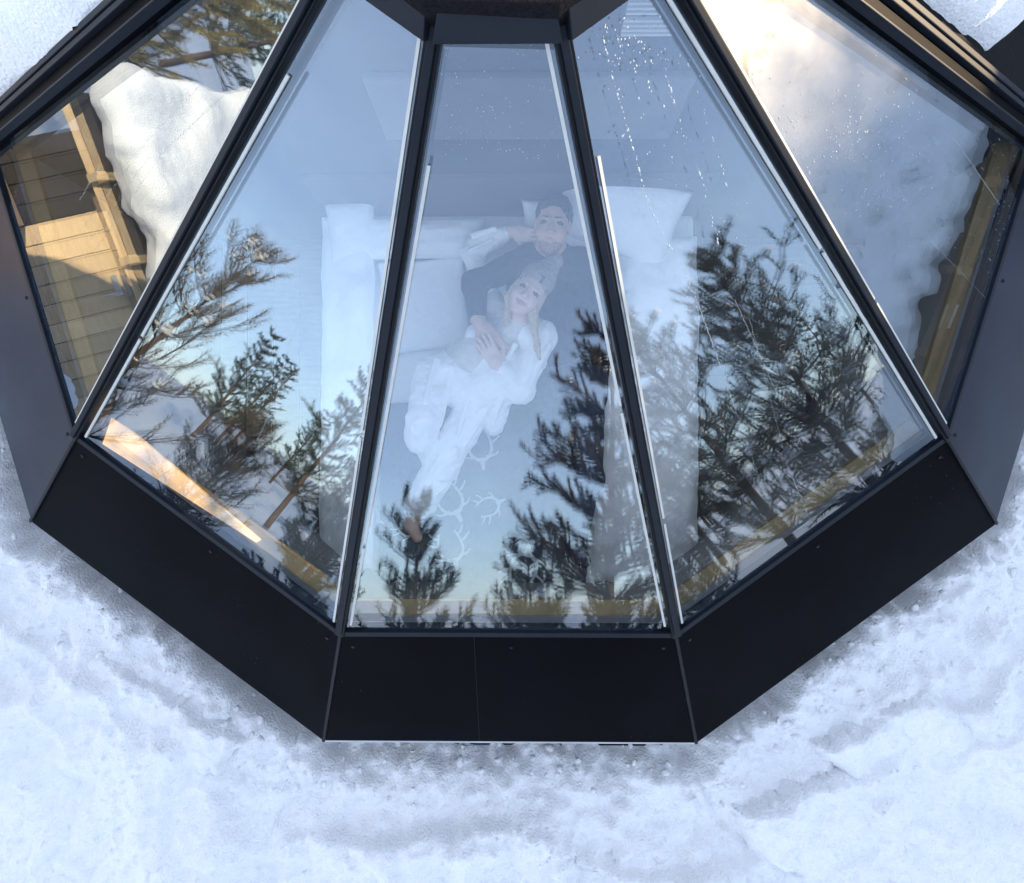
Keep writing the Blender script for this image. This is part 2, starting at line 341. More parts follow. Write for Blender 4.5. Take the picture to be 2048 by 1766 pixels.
# mullions and the light glazing strips on both sides of each
def strip_on(a, side, r0, r1):
    e = MW + 0.009
    p0 = FP(a, r0, side * (r0 * T18 - e), 0.004); p1 = FP(a, r1, side * (r1 * T18 - e), 0.004)
    return bar('glazing_strip', p0, p1, 0.0085, 0.006, fn(a), M['strip'], panes[a])
for k, az in enumerate((-54, -18, 18, 54)):
    nrm = np.array([math.sin(R(az)) * TV, -math.cos(R(az)) * TV, 1.0])
    m = bar('mullion', RV(az, RC - 0.06), RV(az, RA + 0.004), 2 * MW - 0.012, 0.034, nrm, M['frame'], cabin, 0.004, lift=0.002)
    bar('cover_cap', RV(az, RC - 0.02), RV(az, RA - 0.01), 0.020, 0.010, nrm, M['rail'], m, 0.003, lift=0.024)
    bar('inner_rafter', RV(az, RC, -0.05), RV(az, RA - 0.02, -0.05), 0.026, 0.045, nrm, M['frame'], m, 0.003, lift=-0.028)
for a, side, segs in ((-72, 1, [(0.44, 1.94)]), (-36, -1, [(0.62, 1.43), (1.445, 1.94)]), (-36, 1, [(0.40, 1.24), (1.26, 1.94)]),
                      (0, -1, [(0.62, 1.59), (1.61, 1.93)]), (0, 1, [(0.40, 1.15), (1.17, 1.93)]), (36, -1, [(0.62, 1.52), (1.54, 1.94)]),
                      (36, 1, [(0.44, 1.10), (1.115, 1.94)]), (72, -1, [(0.44, 1.35), (1.365, 1.94)])):
    for r0, r1 in segs: strip_on(a, side, r0, r1)
# black gaskets along the glass foot, rail, skirt panels, seams, drip edges, screws
for a in FAC:
    yc = 1.25 if abs(a) == 72 else None
    hw = RHA * T18
    e0, e1 = FP(a, RHA, -hw), FP(a, RHA, hw)
    bar('bottom_rail', e0, e1, 0.026, 0.022, fn(a), M['rail'], cabin, 0.003, lift=0.002)
    P = facet_poly(a, RHA + 0.016, RHB, 0.003, -0.004)
    pn = prism('skirt_panel', P, -fn(a) * 0.012, M['black_sky_sheen'] if abs(a) == 72 else M['black'], cabin)
    hb = RHB * T18
    d0, d1 = FP(a, RHB + 0.014, -hb - 0.003, -0.016), FP(a, RHB + 0.014, hb + 0.003, -0.016)
    bar('drip_edge', d0, d1, 0.020 if a == 0 else 0.014, 0.02, (0, 0, 1), M['drip'] if a == 0 else M['rail'], cabin, 0.002, lift=-0.012)
    for u in (-0.93, 0.02 if a in (0, 36) else 0.05, 0.93):
        c = FP(a, RHA + 0.075, u * (RHA + 0.04) * T18, -0.003); V = []; F = []
        for i, (rr, hh) in enumerate(((0.0075, 0), (0.006, 0.003), (0.0, 0.0042))):
            for k in range(8):
                an = k * math.pi / 4; V.append(c + ft(a) * rr * math.cos(an) + np.cross(fn(a), ft(a)) * rr * math.sin(an) + fn(a) * hh)
        for i in range(2):
            for k in range(8): F.append([i * 8 + k, i * 8 + (k + 1) % 8, (i + 1) * 8 + (k + 1) % 8, (i + 1) * 8 + k])
        mesh('screw', V, F, M['rail'] if u < 0.5 and u > -0.5 else M['gasket'], pn)
    # the thin upright joint in the middle of the panel
    ju = -0.13 if a == 0 else 0.1
    if a == 0:
        bar('panel_joint', FP(a, RHA + 0.02, ju, -0.003), FP(a, RHB - 0.003, ju * 1.03, -0.003), 0.002, 0.002, fn(a), M['frame'], pn)
for az in (-54, -18, 18, 54):
    nrm = np.array([math.sin(R(az)) * TV, -math.cos(R(az)) * TV, 1.0])
    bar('corner_seam', RV(az, RA + 0.012), RV(az, RB - 0.002), 0.014, 0.012, nrm, M['frame'], cabin, 0.002, lift=0.0)
# dark base under the eave
RW = 2.42
for a in FAC:
    r = RW * C18; hw = r * T18
    p = [fo(a) * r - ft(a) * hw, fo(a) * r + ft(a) * hw, fo(a) * (r - 0.1) + ft(a) * (r - 0.1) * T18, fo(a) * (r - 0.1) - ft(a) * (r - 0.1) * T18]
    prism('base_wall', [q + np.array([0, 0, 0.80]) for q in p], (0, 0, -0.95), M['black'], cabin)
prism('plinth', [(-0.76, -2.72, 0.44), (0.76, -2.72, 0.44), (0.76, -2.3, 0.44), (-0.76, -2.3, 0.44)], (0, 0, -0.6), M['felt'], cabin, 0.01)
# cap at the top: front flap, two side flaps, black lid and a scrap of sunlit felt
cz = np.array([0, 0, 1.0])
for a in (-36, 0, 36):
    r0, r1 = 0.345, RHC + 0.004
    P = [FP(a, r0, -r0 * T18, 0.07), FP(a, r0, r0 * T18, 0.07), FP(a, r1, r1 * T18, 0.05), FP(a, r1, -r1 * T18, 0.05)]
    prism('cap_flap', P, -fn(a) * 0.055, M['rail'], cabin, 0.003)
lid = [FP(a_, 0.375, s_ * 0.375 * T18, 0.075) for a_, s_ in ((-72, -1), (-72, 1), (-36, 1), (0, 1), (36, 1), (72, 1))]
zl = max(p[2] for p in lid) + 0.03
prism('cap_lid', [(p[0], p[1], zl) for p in lid] + [(0.33, 1.1, zl), (-0.33, 1.1, zl)], (0, 0, -0.16), M['felt'], cabin, 0.004)
for sx in (-1, 1):
    prism('cap_side', [(sx * 0.335, -0.06, zl - 0.02), (sx * 0.56, -0.06, zl - 0.17), (sx * 0.56, 1.1, zl - 0.17), (sx * 0.335, 1.1, zl - 0.02)], (0, 0, -0.05), M['felt'], cabin)
# back roof: trim rails on the cut line, felt planes running back, walls of the porch
ROOF_Y1 = 1.00
def cut(x, y=0.0, h=0.0):
    """height of the roof at sideways distance |x| on the ridge line at azimuth 90"""
    return ZAPEX - abs(x) * TV + h
for sx in (-1, 1):
    a0, a1 = np.array([sx * 0.40, 0, cut(0.40)]), np.array([sx * 2.70, 0, cut(2.70)])
    up = np.array([sx * TV, 0, 1.0]); up /= np.linalg.norm(up)
    bar('edge_gasket', a0 + [0, -0.102, 0], a1 + [0, -0.102, 0], 0.008, 0.03, up, M['rail'], cabin, 0.002, lift=0.012)
    bar('trim_base', a0 + [0, -0.072, 0], a1 + [0, -0.072, 0], 0.050, 0.06, up, M['black'], cabin, 0.003, lift=-0.012)
    bar('trim_rail', a0 + [0, -0.034, 0], a1 + [0, -0.034, 0], 0.022, 0.07, up, M['rail'], cabin, 0.003, lift=0.0)
    bar('trim_rail', a0 + [0, -0.006, 0], a1 + [0, -0.006, 0], 0.024, 0.075, up, M['rail'], cabin, 0.003, lift=0.002)
    prism('roof_plane', [a0 + [0, 0.010, 0], a1 + [0, 0.010, 0], a1 + [0, ROOF_Y1, 0], a0 + [0, ROOF_Y1, 0]], -up * 0.06, M['felt'], cabin)
    box('porch_wall', (min(sx * 2.2, sx * 2.3), 0.05, -0.1), (max(sx * 2.2, sx * 2.3), ROOF_Y1 - 0.1, cut(2.2) - 0.04), M['wood_brown'], cabin)
prism('porch_back', [(-2.2, ROOF_Y1 - 0.1, -0.1), (2.2, ROOF_Y1 - 0.1, -0.1), (2.2, ROOF_Y1 - 0.1, cut(2.2) - 0.06), (0, ROOF_Y1 - 0.1, ZAPEX - 0.1), (-2.2, ROOF_Y1 - 0.1, cut(2.2) - 0.06)], (0, -0.08, 0), M['wood_brown'], cabin)
# inside: floor, low walls under the glass, sill boards, wall behind the bed
prism('cabin_floor', [RV(az, 2.3) * [1, 1, 0] for az in (-90, -54, -18, 18, 54, 90)], (0, 0, -0.08), M['inner'], cabin)
floor_e = thing('floorboards', 'dark grey boarded floor beside the bed inside the cabin', 'floor')
for i in range(27):
    x = -1.95 + i * 0.15
    yb = -min(1.93, math.sqrt(max(0.01, 2.02 ** 2 - (abs(x) + 0.15) ** 2)))
    box('floorboard', (x, yb, 0.001), (x + 0.147, -0.08, 0.018), M['floor'], floor_e, 0.002)
del floor_e['category']; floor_e['kind'] = 'structure'; floor_e.name = 'floor'
for a in FAC:
    r = 2.05 * C18; h1 = r * T18; r2 = r - 0.05
    p = [fo(a) * r - ft(a) * h1, fo(a) * r + ft(a) * h1, fo(a) * r2 + ft(a) * r2 * T18, fo(a) * r2 - ft(a) * r2 * T18]
    prism('low_wall', [q + np.array([0, 0, 1.20]) for q in p], (0, 0, -1.2), M['lowwall'], cabin)
    r, r2 = RHA - 0.05, RHA - 0.115
    p = [fo(a) * r - ft(a) * (r * T18 - .004), fo(a) * r + ft(a) * (r * T18 - .004), fo(a) * r2 + ft(a) * (r2 * T18 - .004), fo(a) * r2 - ft(a) * (r2 * T18 - .004)]
    prism('window_sill', [q + np.array([0, 0, 1.235]) for q in p], (0, 0, -0.03), M['sill'], cabin, 0.003)
prism('back_wall', [(-2.32, -0.045, 0), (2.32, -0.045, 0), (2.32, -0.045, cut(2.32) - 0.07), (1.98, -0.045, cut(1.98) - 0.07), (0.42, -0.045, cut(0.42) - 0.07), (-0.42, -0.045, cut(0.42) - 0.07), (-1.98, -0.045, cut(1.98) - 0.07), (-2.32, -0.045, cut(2.32) - 0.07)], (0, 0.07, 0), M['inner'], cabin)
prism('sill_glow', [W(222, 836, 1.252), W(268, 866, 1.252), W(520, 1080, 1.252), W(512, 1086, 1.252), W(204, 888, 1.252)], (0, 0, -0.02), M['amber'], cabin, 0.003)  # glowing sheet added on the sill to make the amber glow
hb = box('wall_panel', (-0.47, -0.075, 1.335), (0.62, -0.046, 1.775), M['panel'], None, 0.008)
tag(hb, 'pale wide panel on the wall behind the bed head, seen through the glass', 'wall panel')
vt = thing('wall_vent', 'small white slatted vent high on the wall, right of the cap', 'vent', (0.43, -0.06, 2.11))
for z0, n in ((-0.10, 4), (0.0, 7)):
    for i in range(n):
        bar('slat', (-0.09, -0.008, z0 + i * 0.022), (0.09, -0.008, z0 + i * 0.022), 0.012, 0.010, (0, 0, 1), M['vent'], vt)
box('vent_plate', (-0.10, 0.0, -0.12), (0.10, 0.012, 0.16), M['inner'], vt)

# ------------------------------------------------------------------ snow ground: one sheet to the horizon
def axis(lo, hi, step, far, n):
    core = np.arange(lo, hi + 1e-6, step); g = np.geomspace(step * 2, far, n)
    return np.concatenate([lo - g[::-1], core, hi + g])
gx = axis(-3.3, 3.3, 0.0135, 420, 70); gy = axis(-4.1, 0.7, 0.0135, 420, 70)
def eave_d(x, y):
    d = np.full(x.shape, -9.0)
    for a in FAC: d = np.maximum(d, x * math.sin(R(a)) - y * math.cos(R(a)) - RHB)
    return d
_J = rng.random((256, 256, 3))
def domes(x, y, f, lo=0.25, hi=0.62):
    """granules of snow: round lumps of uneven size on a jittered lattice (height 0..1)"""
    x = x * f; y = y * f; xi = np.floor(x).astype(int); yi = np.floor(y).astype(int); out = np.zeros(x.shape)
    for a in (-1, 0, 1):
        for b in (-1, 0, 1):
            J = _J[(xi + a) & 255, (yi + b) & 255]; r = lo + (hi - lo) * J[..., 2] ** 2
            d2 = (xi + a + J[..., 0] - x) ** 2 + (yi + b + J[..., 1] - y) ** 2
            out = np.maximum(out, np.sqrt(np.maximum(0, r * r - d2)))
    return out
def ground_h(x, y):
    d = eave_d(x, y)
    d = np.where(y > 0, np.maximum(np.abs(x) - 2.75, y - 1.5), d)
    w = 0.12 * fbm2(x * 2.6 + 3, y * 2.6, 4, 0.6); w2 = 0.20 * fbm2(x * 1.7 - 8, y * 1.7 + 5, 4)
    right = ss(0.2, 1.4, x); left = ss(0.2, 1.4, -x); mid = 1 - right - left
    e = d + w
    z = 0.39 + (0.17 * mid + 0.23 * right + 0.27 * left) * ss(0.07, 0.19 + 0.14 * mid, e) + 0.06 * ss(0.27, 0.52, e)
    z = z + 0.085 * ss(0.50, 0.545, d + w2 - 0.04 * right) * (1 - 0.6 * left) + 0.09 * ss(0.6, 1.25, d + w2)
    z = z + 0.04 * right * ss(0.72, 0.755, d + 0.7 * w2 + w)
    far = ss(0.1, 0.5, d)
    z = z + 0.105 * fbm2(x * 1.9, y * 1.9 + 4, 4) * far + 0.050 * fbm2(x * 6, y * 6, 5, 0.58) * (0.5 + far)
    rg = 1 - np.abs(2 * vn2(x * 3.1 + 40, y * 3.1 + 11)); z = z + 0.035 * rg ** 3 * ss(0.35, 0.7, d)
    z = z + 0.05 * np.maximum(0, fbm2(x * 4.3 + 80, y * 4.3, 3)) * ss(0.4, 0.8, d)
    near = np.hypot(x, y) < 6
    cr = np.zeros(x.shape); xn, yn = x[near], y[near]
    xw = xn + 0.02 * fbm2(xn * 9, yn * 9, 2); yw = yn + 0.02 * fbm2(xn * 9 + 30, yn * 9, 2)
    cr[near] = 0.050 * domes(xw, yw, 8.0) + 0.034 * domes(xw + 3.3, yw, 15.0) + 0.012 * domes(xw, yw + 7.7, 27.0) + 0.006 * vn2(xn * 60, yn * 60)
    tr = 1.5 * ss(-0.40, -0.1, d) * (1 - ss(0.20, 0.40 + 0.1 * mid, e))
    z = z + tr * cr
    lip = ss(0.44, 0.53, d + w2) * (1 - ss(0.56, 0.66, d + w2)) * (mid + 0.3); z = z + lip * 0.6 * cr
    z = z + cr * far * np.clip(0.10 + 2.2 * vn2(x * 1.8 + 7, y * 1.8), 0.04, 0.7)
    r = np.hypot(x, y)
    z = z - 0.80 * ss(3.05, 4.5, np.maximum(np.abs(x), r - 1.4))
    z = z + 0.5 * fbm2(x * 0.11, y * 0.11, 2) * ss(5, 12, r) + 0.08 * fbm2(x * 0.7, y * 0.7, 3) * ss(4, 7, r)
    z = z + 0.012 * np.maximum(r - 25, 0)                        # the land rises softly towards the far woods
    z = np.where(d < -0.34, -0.20, z)
    return z
X, Y = np.meshgrid(gx, gy, indexing='ij'); Z = ground_h(X, Y)
ni, nj = X.shape; idx = np.arange(ni * nj).reshape(ni, nj)
quads = np.stack([idx[:-1, :-1], idx[1:, :-1], idx[1:, 1:], idx[:-1, 1:]], -1).reshape(-1, 4)
ground = mesh('snow_ground', np.stack([X, Y, Z], -1).reshape(-1, 3), quads, M['snow'], None, True)
tag(ground, 'deep lumpy snow banked up around the cabin', kind='structure')
def gh(x, y): return float(ground_h(np.array([x]), np.array([y]))[0])

# ------------------------------------------------------------------ signed-distance modelling (smooth bodies, snow, cloth)
class Sdf:
    def __init__(s): s.p = []
    def cap(s, a, b, ra, rb, mat=0, k=0.02, noise=0.0, flat=None):
        s.p.append(('c', np.array(a, float), np.array(b, float), ra, rb, mat, k, noise, flat)); return s
    def ell(s, c, r, axes=None, mat=0, k=0.02, noise=0.0, sub=False):
        s.p.append(('e', np.array(c, float), np.array(r, float), np.eye(3) if axes is None else np.array(axes, float), None, mat, k, noise, sub)); return s
    def box(s, c, r, rnd, axes=None, mat=0, k=0.02, noise=0.0):
        s.p.append(('b', np.array(c, float), np.array(r, float), np.eye(3) if axes is None else np.array(axes, float), rnd, mat, k, noise, False)); return s
    def bounds(s, pr):
        if pr[0] == 'c': return np.minimum(pr[1] - pr[3], pr[2] - pr[4]), np.maximum(pr[1] + pr[3], pr[2] + pr[4])
        m = np.linalg.norm(pr[2]) if pr[0] == 'b' else pr[2].max()
        return pr[1] - m, pr[1] + m
    def build(s, name, vox, mats, parent=None, nscale=14.0, pad=0.03, smooth_iter=1, nstretch=(1, 1, 1)):
        lo = np.min([s.bounds(p)[0] for p in s.p if not (p[0] == 'e' and p[8])], 0) - pad; hi = np.max([s.bounds(p)[1] for p in s.p if not (p[0] == 'e' and p[8])], 0) + pad
        n = np.ceil((hi - lo) / vox).astype(int) + 1
        D = np.full(n, 1.0, np.float32); B = np.full(n, 1.0, np.float32); I = np.zeros(n, np.int16)
        NZ = None
        for pr in s.p:
            bl, bh = s.bounds(pr); mg = 0.05 + pr[6]
            i0 = np.maximum(0, np.floor((bl - mg - lo) / vox).astype(int)); i1 = np.minimum(n, np.ceil((bh + mg - lo) / vox).astype(int) + 1)
            if np.any(i1 <= i0): continue
            sl = tuple(slice(a, b) for a, b in zip(i0, i1))
            g = np.meshgrid(*[lo[q] + vox * np.arange(i0[q], i1[q]) for q in range(3)], indexing='ij'); P = np.stack(g, -1)
            if pr[0] == 'c':
                a, b = pr[1], pr[2]; ab = b - a; t = np.clip(((P - a) @ ab) / max(ab @ ab, 1e-9), 0, 1)
                q = P - a - t[..., None] * ab
                if pr[8] is not None: q = q * np.array(pr[8])
                d = np.linalg.norm(q, axis=-1) - (pr[3] + (pr[4] - pr[3]) * t)
            elif pr[0] == 'e':
                q = (P - pr[1]) @ pr[3].T; k0 = np.linalg.norm(q / pr[2], axis=-1); k1 = np.linalg.norm(q / pr[2] ** 2, axis=-1)
                d = k0 * (k0 - 1) / np.maximum(k1, 1e-6)
            else:
                q = np.abs((P - pr[1]) @ pr[3].T) - (pr[2] - pr[4])
                d = np.linalg.norm(np.maximum(q, 0), axis=-1) + np.minimum(q.max(-1), 0) - pr[4]
            if pr[7]:
                mk = np.abs(d) < pr[7] * 1.2 + 2 * vox; Q = P[mk]; d = d.copy()
                d[mk] += pr[7] * fbm3(Q[:, 0] * nscale * nstretch[0] + 31, Q[:, 1] * nscale * nstretch[1] + 13, Q[:, 2] * nscale * nstretch[2] + 50, 3)
            d = d.astype(np.float32); cur = D[sl]; k = max(pr[6], 1e-4)
            if pr[0] == 'e' and pr[8]:
                h = np.clip(0.5 - 0.5 * (cur + d) / k, 0, 1); D[sl] = cur * (1 - h) - d * h + k * h * (1 - h); continue
            h = np.clip(0.5 + 0.5 * (cur - d) / k, 0, 1)
            D[sl] = cur * (1 - h) + d * h - k * h * (1 - h)
            better = d < B[sl]; B[sl] = np.where(better, d, B[sl]); I[sl] = np.where(better, pr[5], I[sl])
        v, f, mi = surface_nets(D, I, lo, vox)
        o = mesh(name, v, f, mats, parent, True)
        o.data.polygons.foreach_set('material_index', mi.astype(np.int32))
        return o
def surface_nets(D, I, lo, vox):
    n = np.array(D.shape); c = n - 1
    S = D < 0
    corners = [(i, j, k) for i in (0, 1) for j in (0, 1) for k in (0, 1)]
    sub = lambda A, i, j, k: A[i:i + c[0], j:j + c[1], k:k + c[2]]
    cnt = sum(sub(S, *q).astype(np.int8) for q in corners); act = (cnt > 0) & (cnt < 8)
    ci = np.argwhere(act); vid = np.full(c, -1, np.int64); vid[act] = np.arange(len(ci))
    acc = np.zeros((len(ci), 3)); num = np.zeros(len(ci))
    dv = {q: D[ci[:, 0] + q[0], ci[:, 1] + q[1], ci[:, 2] + q[2]].astype(float) for q in corners}
    for q in corners:
        for ax in range(3):
            if q[ax] == 0:
                q2 = list(q); q2[ax] = 1; q2 = tuple(q2); a, b = dv[q], dv[q2]; m = (a < 0) != (b < 0)
                t = np.where(m, a / np.where(m, a - b, 1), 0); p = np.tile(np.array(q, float), (len(ci), 1)); p[:, ax] += t
                acc[m] += p[m]; num[m] += 1
    v = lo + vox * (ci + acc / num[:, None])
    F = []; MI = []
    for ax in range(3):
        u, w = [(1, 2), (2, 0), (0, 1)][ax]
        sl0 = [slice(1, c[q]) for q in range(3)]; sl0[ax] = slice(0, c[ax]); sl1 = list(sl0); sl1[ax] = slice(1, c[ax] + 1)
        a, b = S[tuple(sl0)], S[tuple(sl1)]; e = np.argwhere(a != b); off = np.array([1, 1, 1]); off[ax] = 0; e = e + off
        flip = S[e[:, 0], e[:, 1], e[:, 2]]
        du = np.zeros(3, int); du[u] = 1; dw = np.zeros(3, int); dw[w] = 1
        g = lambda x: vid[x[:, 0], x[:, 1], x[:, 2]]
        q = np.stack([g(e - du - dw), g(e - dw), g(e), g(e - du)], 1)
        q[~flip] = q[~flip][:, ::-1]; ok = (q >= 0).all(1); F.append(q[ok]); MI.append(I[e[ok, 0], e[ok, 1], e[ok, 2]])
    return v, np.concatenate(F), np.concatenate(MI)

# ------------------------------------------------------------------ snow: slabs broken off the roof, snow left on the back roof
def snow_slab(name, pts, z, th, tilt, label):
    """plate of packed snow; pts are its corners in plan"""
    P = np.array(pts); c = P.mean(0); lo = P.min(0) - 0.2; hi = P.max(0) + 0.2; st = 0.011
    xs = np.arange(lo[0], hi[0], st); ys = np.arange(lo[1], hi[1], st); xx, yy = np.meshgrid(xs, ys, indexing='ij')
    d = np.full(xx.shape, -9.0)
    ar = sum(P[i][0] * P[(i + 1) % len(P)][1] - P[(i + 1) % len(P)][0] * P[i][1] for i in range(len(P)))
    if ar < 0: P = P[::-1]
    for i in range(len(P)):
        a, b = P[i], P[(i + 1) % len(P)]; e = (b - a) / np.linalg.norm(b - a); d = np.maximum(d, (xx - a[0]) * e[1] - (yy - a[1]) * e[0])
    d = d + 0.05 * fbm2(xx * 7, yy * 7, 5, 0.65)
    zz = gh(c[0], c[1]) + z + tilt[0] * (xx - c[0]) + tilt[1] * (yy - c[1]) + 0.05 * fbm2(xx * 5 + 7, yy * 5, 5, 0.6) - th * ss(-0.03, 0.03, d) - 7.0 * np.maximum(0, d - 0.015) + 0.016 * domes(xx, yy, 14.0) + 0.02 * fbm2(xx * 19, yy * 19, 3)
    n1, n2 = xx.shape; id_ = np.arange(n1 * n2).reshape(n1, n2)
    q = np.stack([id_[:-1, :-1], id_[1:, :-1], id_[1:, 1:], id_[:-1, 1:]], -1).reshape(-1, 4)
    keep = (d < 0.085).reshape(-1)[q].all(1)
    v = np.stack([xx, yy, zz], -1).reshape(-1, 3); q = q[keep]; used = np.unique(q); rm = np.full(len(v), -1); rm[used] = np.arange(len(used))
    o = mesh(name, v[used], rm[q], M['snow'], None, True)
    return tag(o, label, 'snow slab', 'snow slabs fallen from the roof')
def Wp(*pp): return [tuple(W(px, py, 0.72)[:2]) for px, py in pp]
snow_slab('snow_slab', Wp((110, 1265), (290, 1360), (480, 1490), (440, 1550), (280, 1500), (80, 1350)), 0.04, 0.08, (0.04, -0.06), 'long flat snow slab with a crisp corner left of the skirt')
snow_slab('snow_slab', Wp((470, 1540), (570, 1590), (560, 1690), (440, 1660)), 0.015, 0.05, (-0.05, -0.05), 'small rough-faced snow slab below the long one at left')
snow_slab('snow_slab', Wp((1490, 1625), (1690, 1545), (1870, 1640), (1700, 1760), (1530, 1720)), 0.018, 0.07, (0.05, -0.07), 'broad snow slab with a broken edge at lower right')
snow_slab('snow_slab', Wp((1650, 1500), (1850, 1390), (1990, 1480), (1860, 1620), (1730, 1600)), 0.012, 0.06, (0.05, 0.05), 'jagged snow slab above the broad one at right')

def crumbs():
    """loose lumps of snow lying in the trough round the skirt"""
    rg_ = np.random.default_rng(3); bm = bmesh.new(); bmesh.ops.create_icosphere(bm, subdivisions=1, radius=1.0)
    v0 = np.array([v.co[:] for v in bm.verts]); f0 = np.array([[v.index for v in f.verts] for f in bm.faces]); bm.free()
    N_ = 40000; x, y = rg_.uniform(-3, 3, N_), rg_.uniform(-3.4, 0.2, N_); d = eave_d(x, y)
    ok = (d > -0.1) & (d < 0.75) & (rg_.random(N_) > ss(0.10, 0.42, d) * 0.985); x, y = x[ok][:2000], y[ok][:2000]; n = len(x); z = ground_h(x, y)
    r = 0.003 + 0.019 * rg_.random(n) ** 5; q = v0[None] * 1.5 + rg_.uniform(0, 60, (n, 1, 3)); k = 1 + 1.3 * fbm3(q[..., 0], q[..., 1], q[..., 2], 2)
    V = v0[None] * k[..., None] * r[:, None, None] * rg_.uniform(0.7, 1.4, (n, 1, 3)) + np.stack([x, y, z + 0.2 * r], 1)[:, None]
    V = [V.reshape(-1, 3)]; F = [(f0[None] + (np.arange(n) * len(v0))[:, None, None]).reshape(-1, 3)]
    o = mesh('snow_crumbs', np.concatenate(V), np.concatenate(F), M['snow'], None, True)
    tag(o, 'loose crumbs of snow in the trough around the skirt', 'snow', kind='stuff')
crumbs()
def roof_snow(sx, label, edge):
    """thick snow sheet on one back roof plane; edge(u) = distance of its ragged front from the trim"""
    us = np.arange(0.50, 2.66, 0.016); vs = np.arange(0.0, ROOF_Y1 + 0.06, 0.016); u, v = np.meshgrid(us, vs, indexing='ij')
    e = edge(u) + 0.06 * fbm2(u * 4 + sx * 9, v * 1.5, 4, 0.6) + 0.02 * vn2(u * 22, v * 9 + 3)
    d = np.minimum.reduce([v - e, ROOF_Y1 + 0.03 - v, u - 0.55, 2.62 - u])
    th = 0.30 * (1 - np.exp(-np.maximum(d, 0) / 0.12)) + np.minimum(d, 0) * 0.9 + (0.06 * fbm2(u * 3, v * 3 + sx, 4) + 0.02 * fbm2(u * 11, v * 11, 3)) * ss(0, 0.1, d)
    up = np.array([sx * TV, 0, 1.0]); up /= np.linalg.norm(up)
    base = np.stack([sx * u, v, ZAPEX - u * TV], -1); P = base + up * th[..., None]
    n1, n2 = u.shape; id_ = np.arange(n1 * n2).reshape(n1, n2)
    q = np.stack([id_[:-1, :-1], id_[1:, :-1], id_[1:, 1:], id_[:-1, 1:]], -1).reshape(-1, 4)
    keep = (th > -0.04).reshape(-1)[q].all(1); q = q[keep]
    if sx < 0: q = q[:, ::-1]
    used = np.unique(q); rm = np.full(n1 * n2, -1); rm[used] = np.arange(len(used))
    return tag(mesh('roof_snow', P.reshape(-1, 3)[used], rm[q], M['snow'], None, True), label, 'snow', 'snow left on the back roof')
roof_snow(-1, 'thick ragged snow sheet on the back roof at top left', lambda u: 0.035 + 0.02 * np.sin(u * 3))
roof_snow(1, 'thick melting snow sheet on the back roof at top right', lambda u: 0.085 + 0.02 * np.sin(u * 5) + 0.30 * ss(1.62, 1.85, u))

# ------------------------------------------------------------------ bed, bedding
BZ = 0.50
bed = thing('double_bed', 'white double bed under the glass, head against the back wall', 'bed', (0, -1.0, 0))
def rel(o, root):
    o.location = o.location - Vector(root.location); return o
rel(box('bed_base', (-0.90, -1.90, 0.06), (0.90, -0.08, 0.28), M['bedbase'], bed, 0.01), bed)
rel(box('mattress', (-0.915, -1.91, 0.285), (0.915, -0.075, BZ), M['linen'], bed, 0.03), bed)
for lx in (-0.82, 0.82):
    for ly in (-1.8, -0.2): rel(box('leg', (lx - 0.03, ly - 0.03, 0.018), (lx + 0.03, ly + 0.03, 0.06), M['bedbase'], bed), bed)
rel(box('headboard', (-0.92, -0.072, 0.2), (0.92, -0.047, 0.95), M['bedbase'], bed, 0.004), bed)
def cloth(name, x0, x1, y0, y1, hf, mat, label, cat, th=0.02, st=0.016, mask=None):
    """draped cloth: top surface hf(x,y), closed underneath"""
    xs = np.linspace(x0, x1, max(4, int((x1 - x0) / st))); ys = np.linspace(y0, y1, max(4, int((y1 - y0) / st))); x, y = np.meshgrid(xs, ys, indexing='ij')
    z = hf(x, y); ed = np.minimum.reduce([x - x0, x1 - x, y - y0, y1 - y])
    rnd = np.sqrt(np.clip(ed / (0.5 * th), 0, 1)); top = z - th * 0.5 * (1 - rnd); bot = z - th * 0.5 - th * 0.5 * rnd
    wob = 0.015 * fbm2(x * 6, y * 6, 2)
    n1, n2 = x.shape; id_ = np.arange(n1 * n2).reshape(n1, n2)
    q = np.stack([id_[:-1, :-1], id_[1:, :-1], id_[1:, 1:], id_[:-1, 1:]], -1).reshape(-1, 4)
    v = np.concatenate([np.stack([x + wob, y + wob * 0.7, top], -1).reshape(-1, 3), np.stack([x + wob, y + wob * 0.7, bot], -1).reshape(-1, 3)])
    q2 = q[:, ::-1] + n1 * n2; bd = np.concatenate([id_[:, 0], id_[-1, 1:], id_[-2::-1, -1], id_[0, -2:0:-1]])
    b2 = np.roll(bd, -1); sd = np.stack([bd, bd + n1 * n2, b2 + n1 * n2, b2], 1)[:, ::-1]
    o = mesh(name, v, np.concatenate([q, q2, sd]), mat, None, True)
    return tag(o, label, cat) if label else o
def folds(x, y, s=1.0, dirx=1.0, diry=0.25, f=9):
    t = x * dirx + y * diry + 0.12 * fbm2(x * 3, y * 3, 3); return s * (0.5 * np.sin(t * f * 2) * (0.5 + vn2(x * 4, y * 4)) + 0.9 * fbm2(x * 5, y * 5 + 2, 4, 0.6))
cloth('folded_duvet', -0.93, -0.66, -1.82, -0.11, lambda x, y: 0.60 + 0.03 * folds(x, y, 1, 0.3, 1.0, 7) + 0.05 * ss(-0.9, -0.75, x), M['linen'], 'white duvet folded in a strip along the left edge of the bed', 'duvet', 0.09)
cloth('bunched_duvet', 0.37, 0.90, -1.90, -0.22, lambda x, y: 0.62 + 0.06 * folds(x, y, 1, 0.25, 1.0, 6) + 0.05 * ss(0.4, 0.7, x) - 0.05 * ss(-0.9, -1.8, y), M['linen'], 'white duvet bunched up along the right edge of the bed', 'duvet', 0.10)
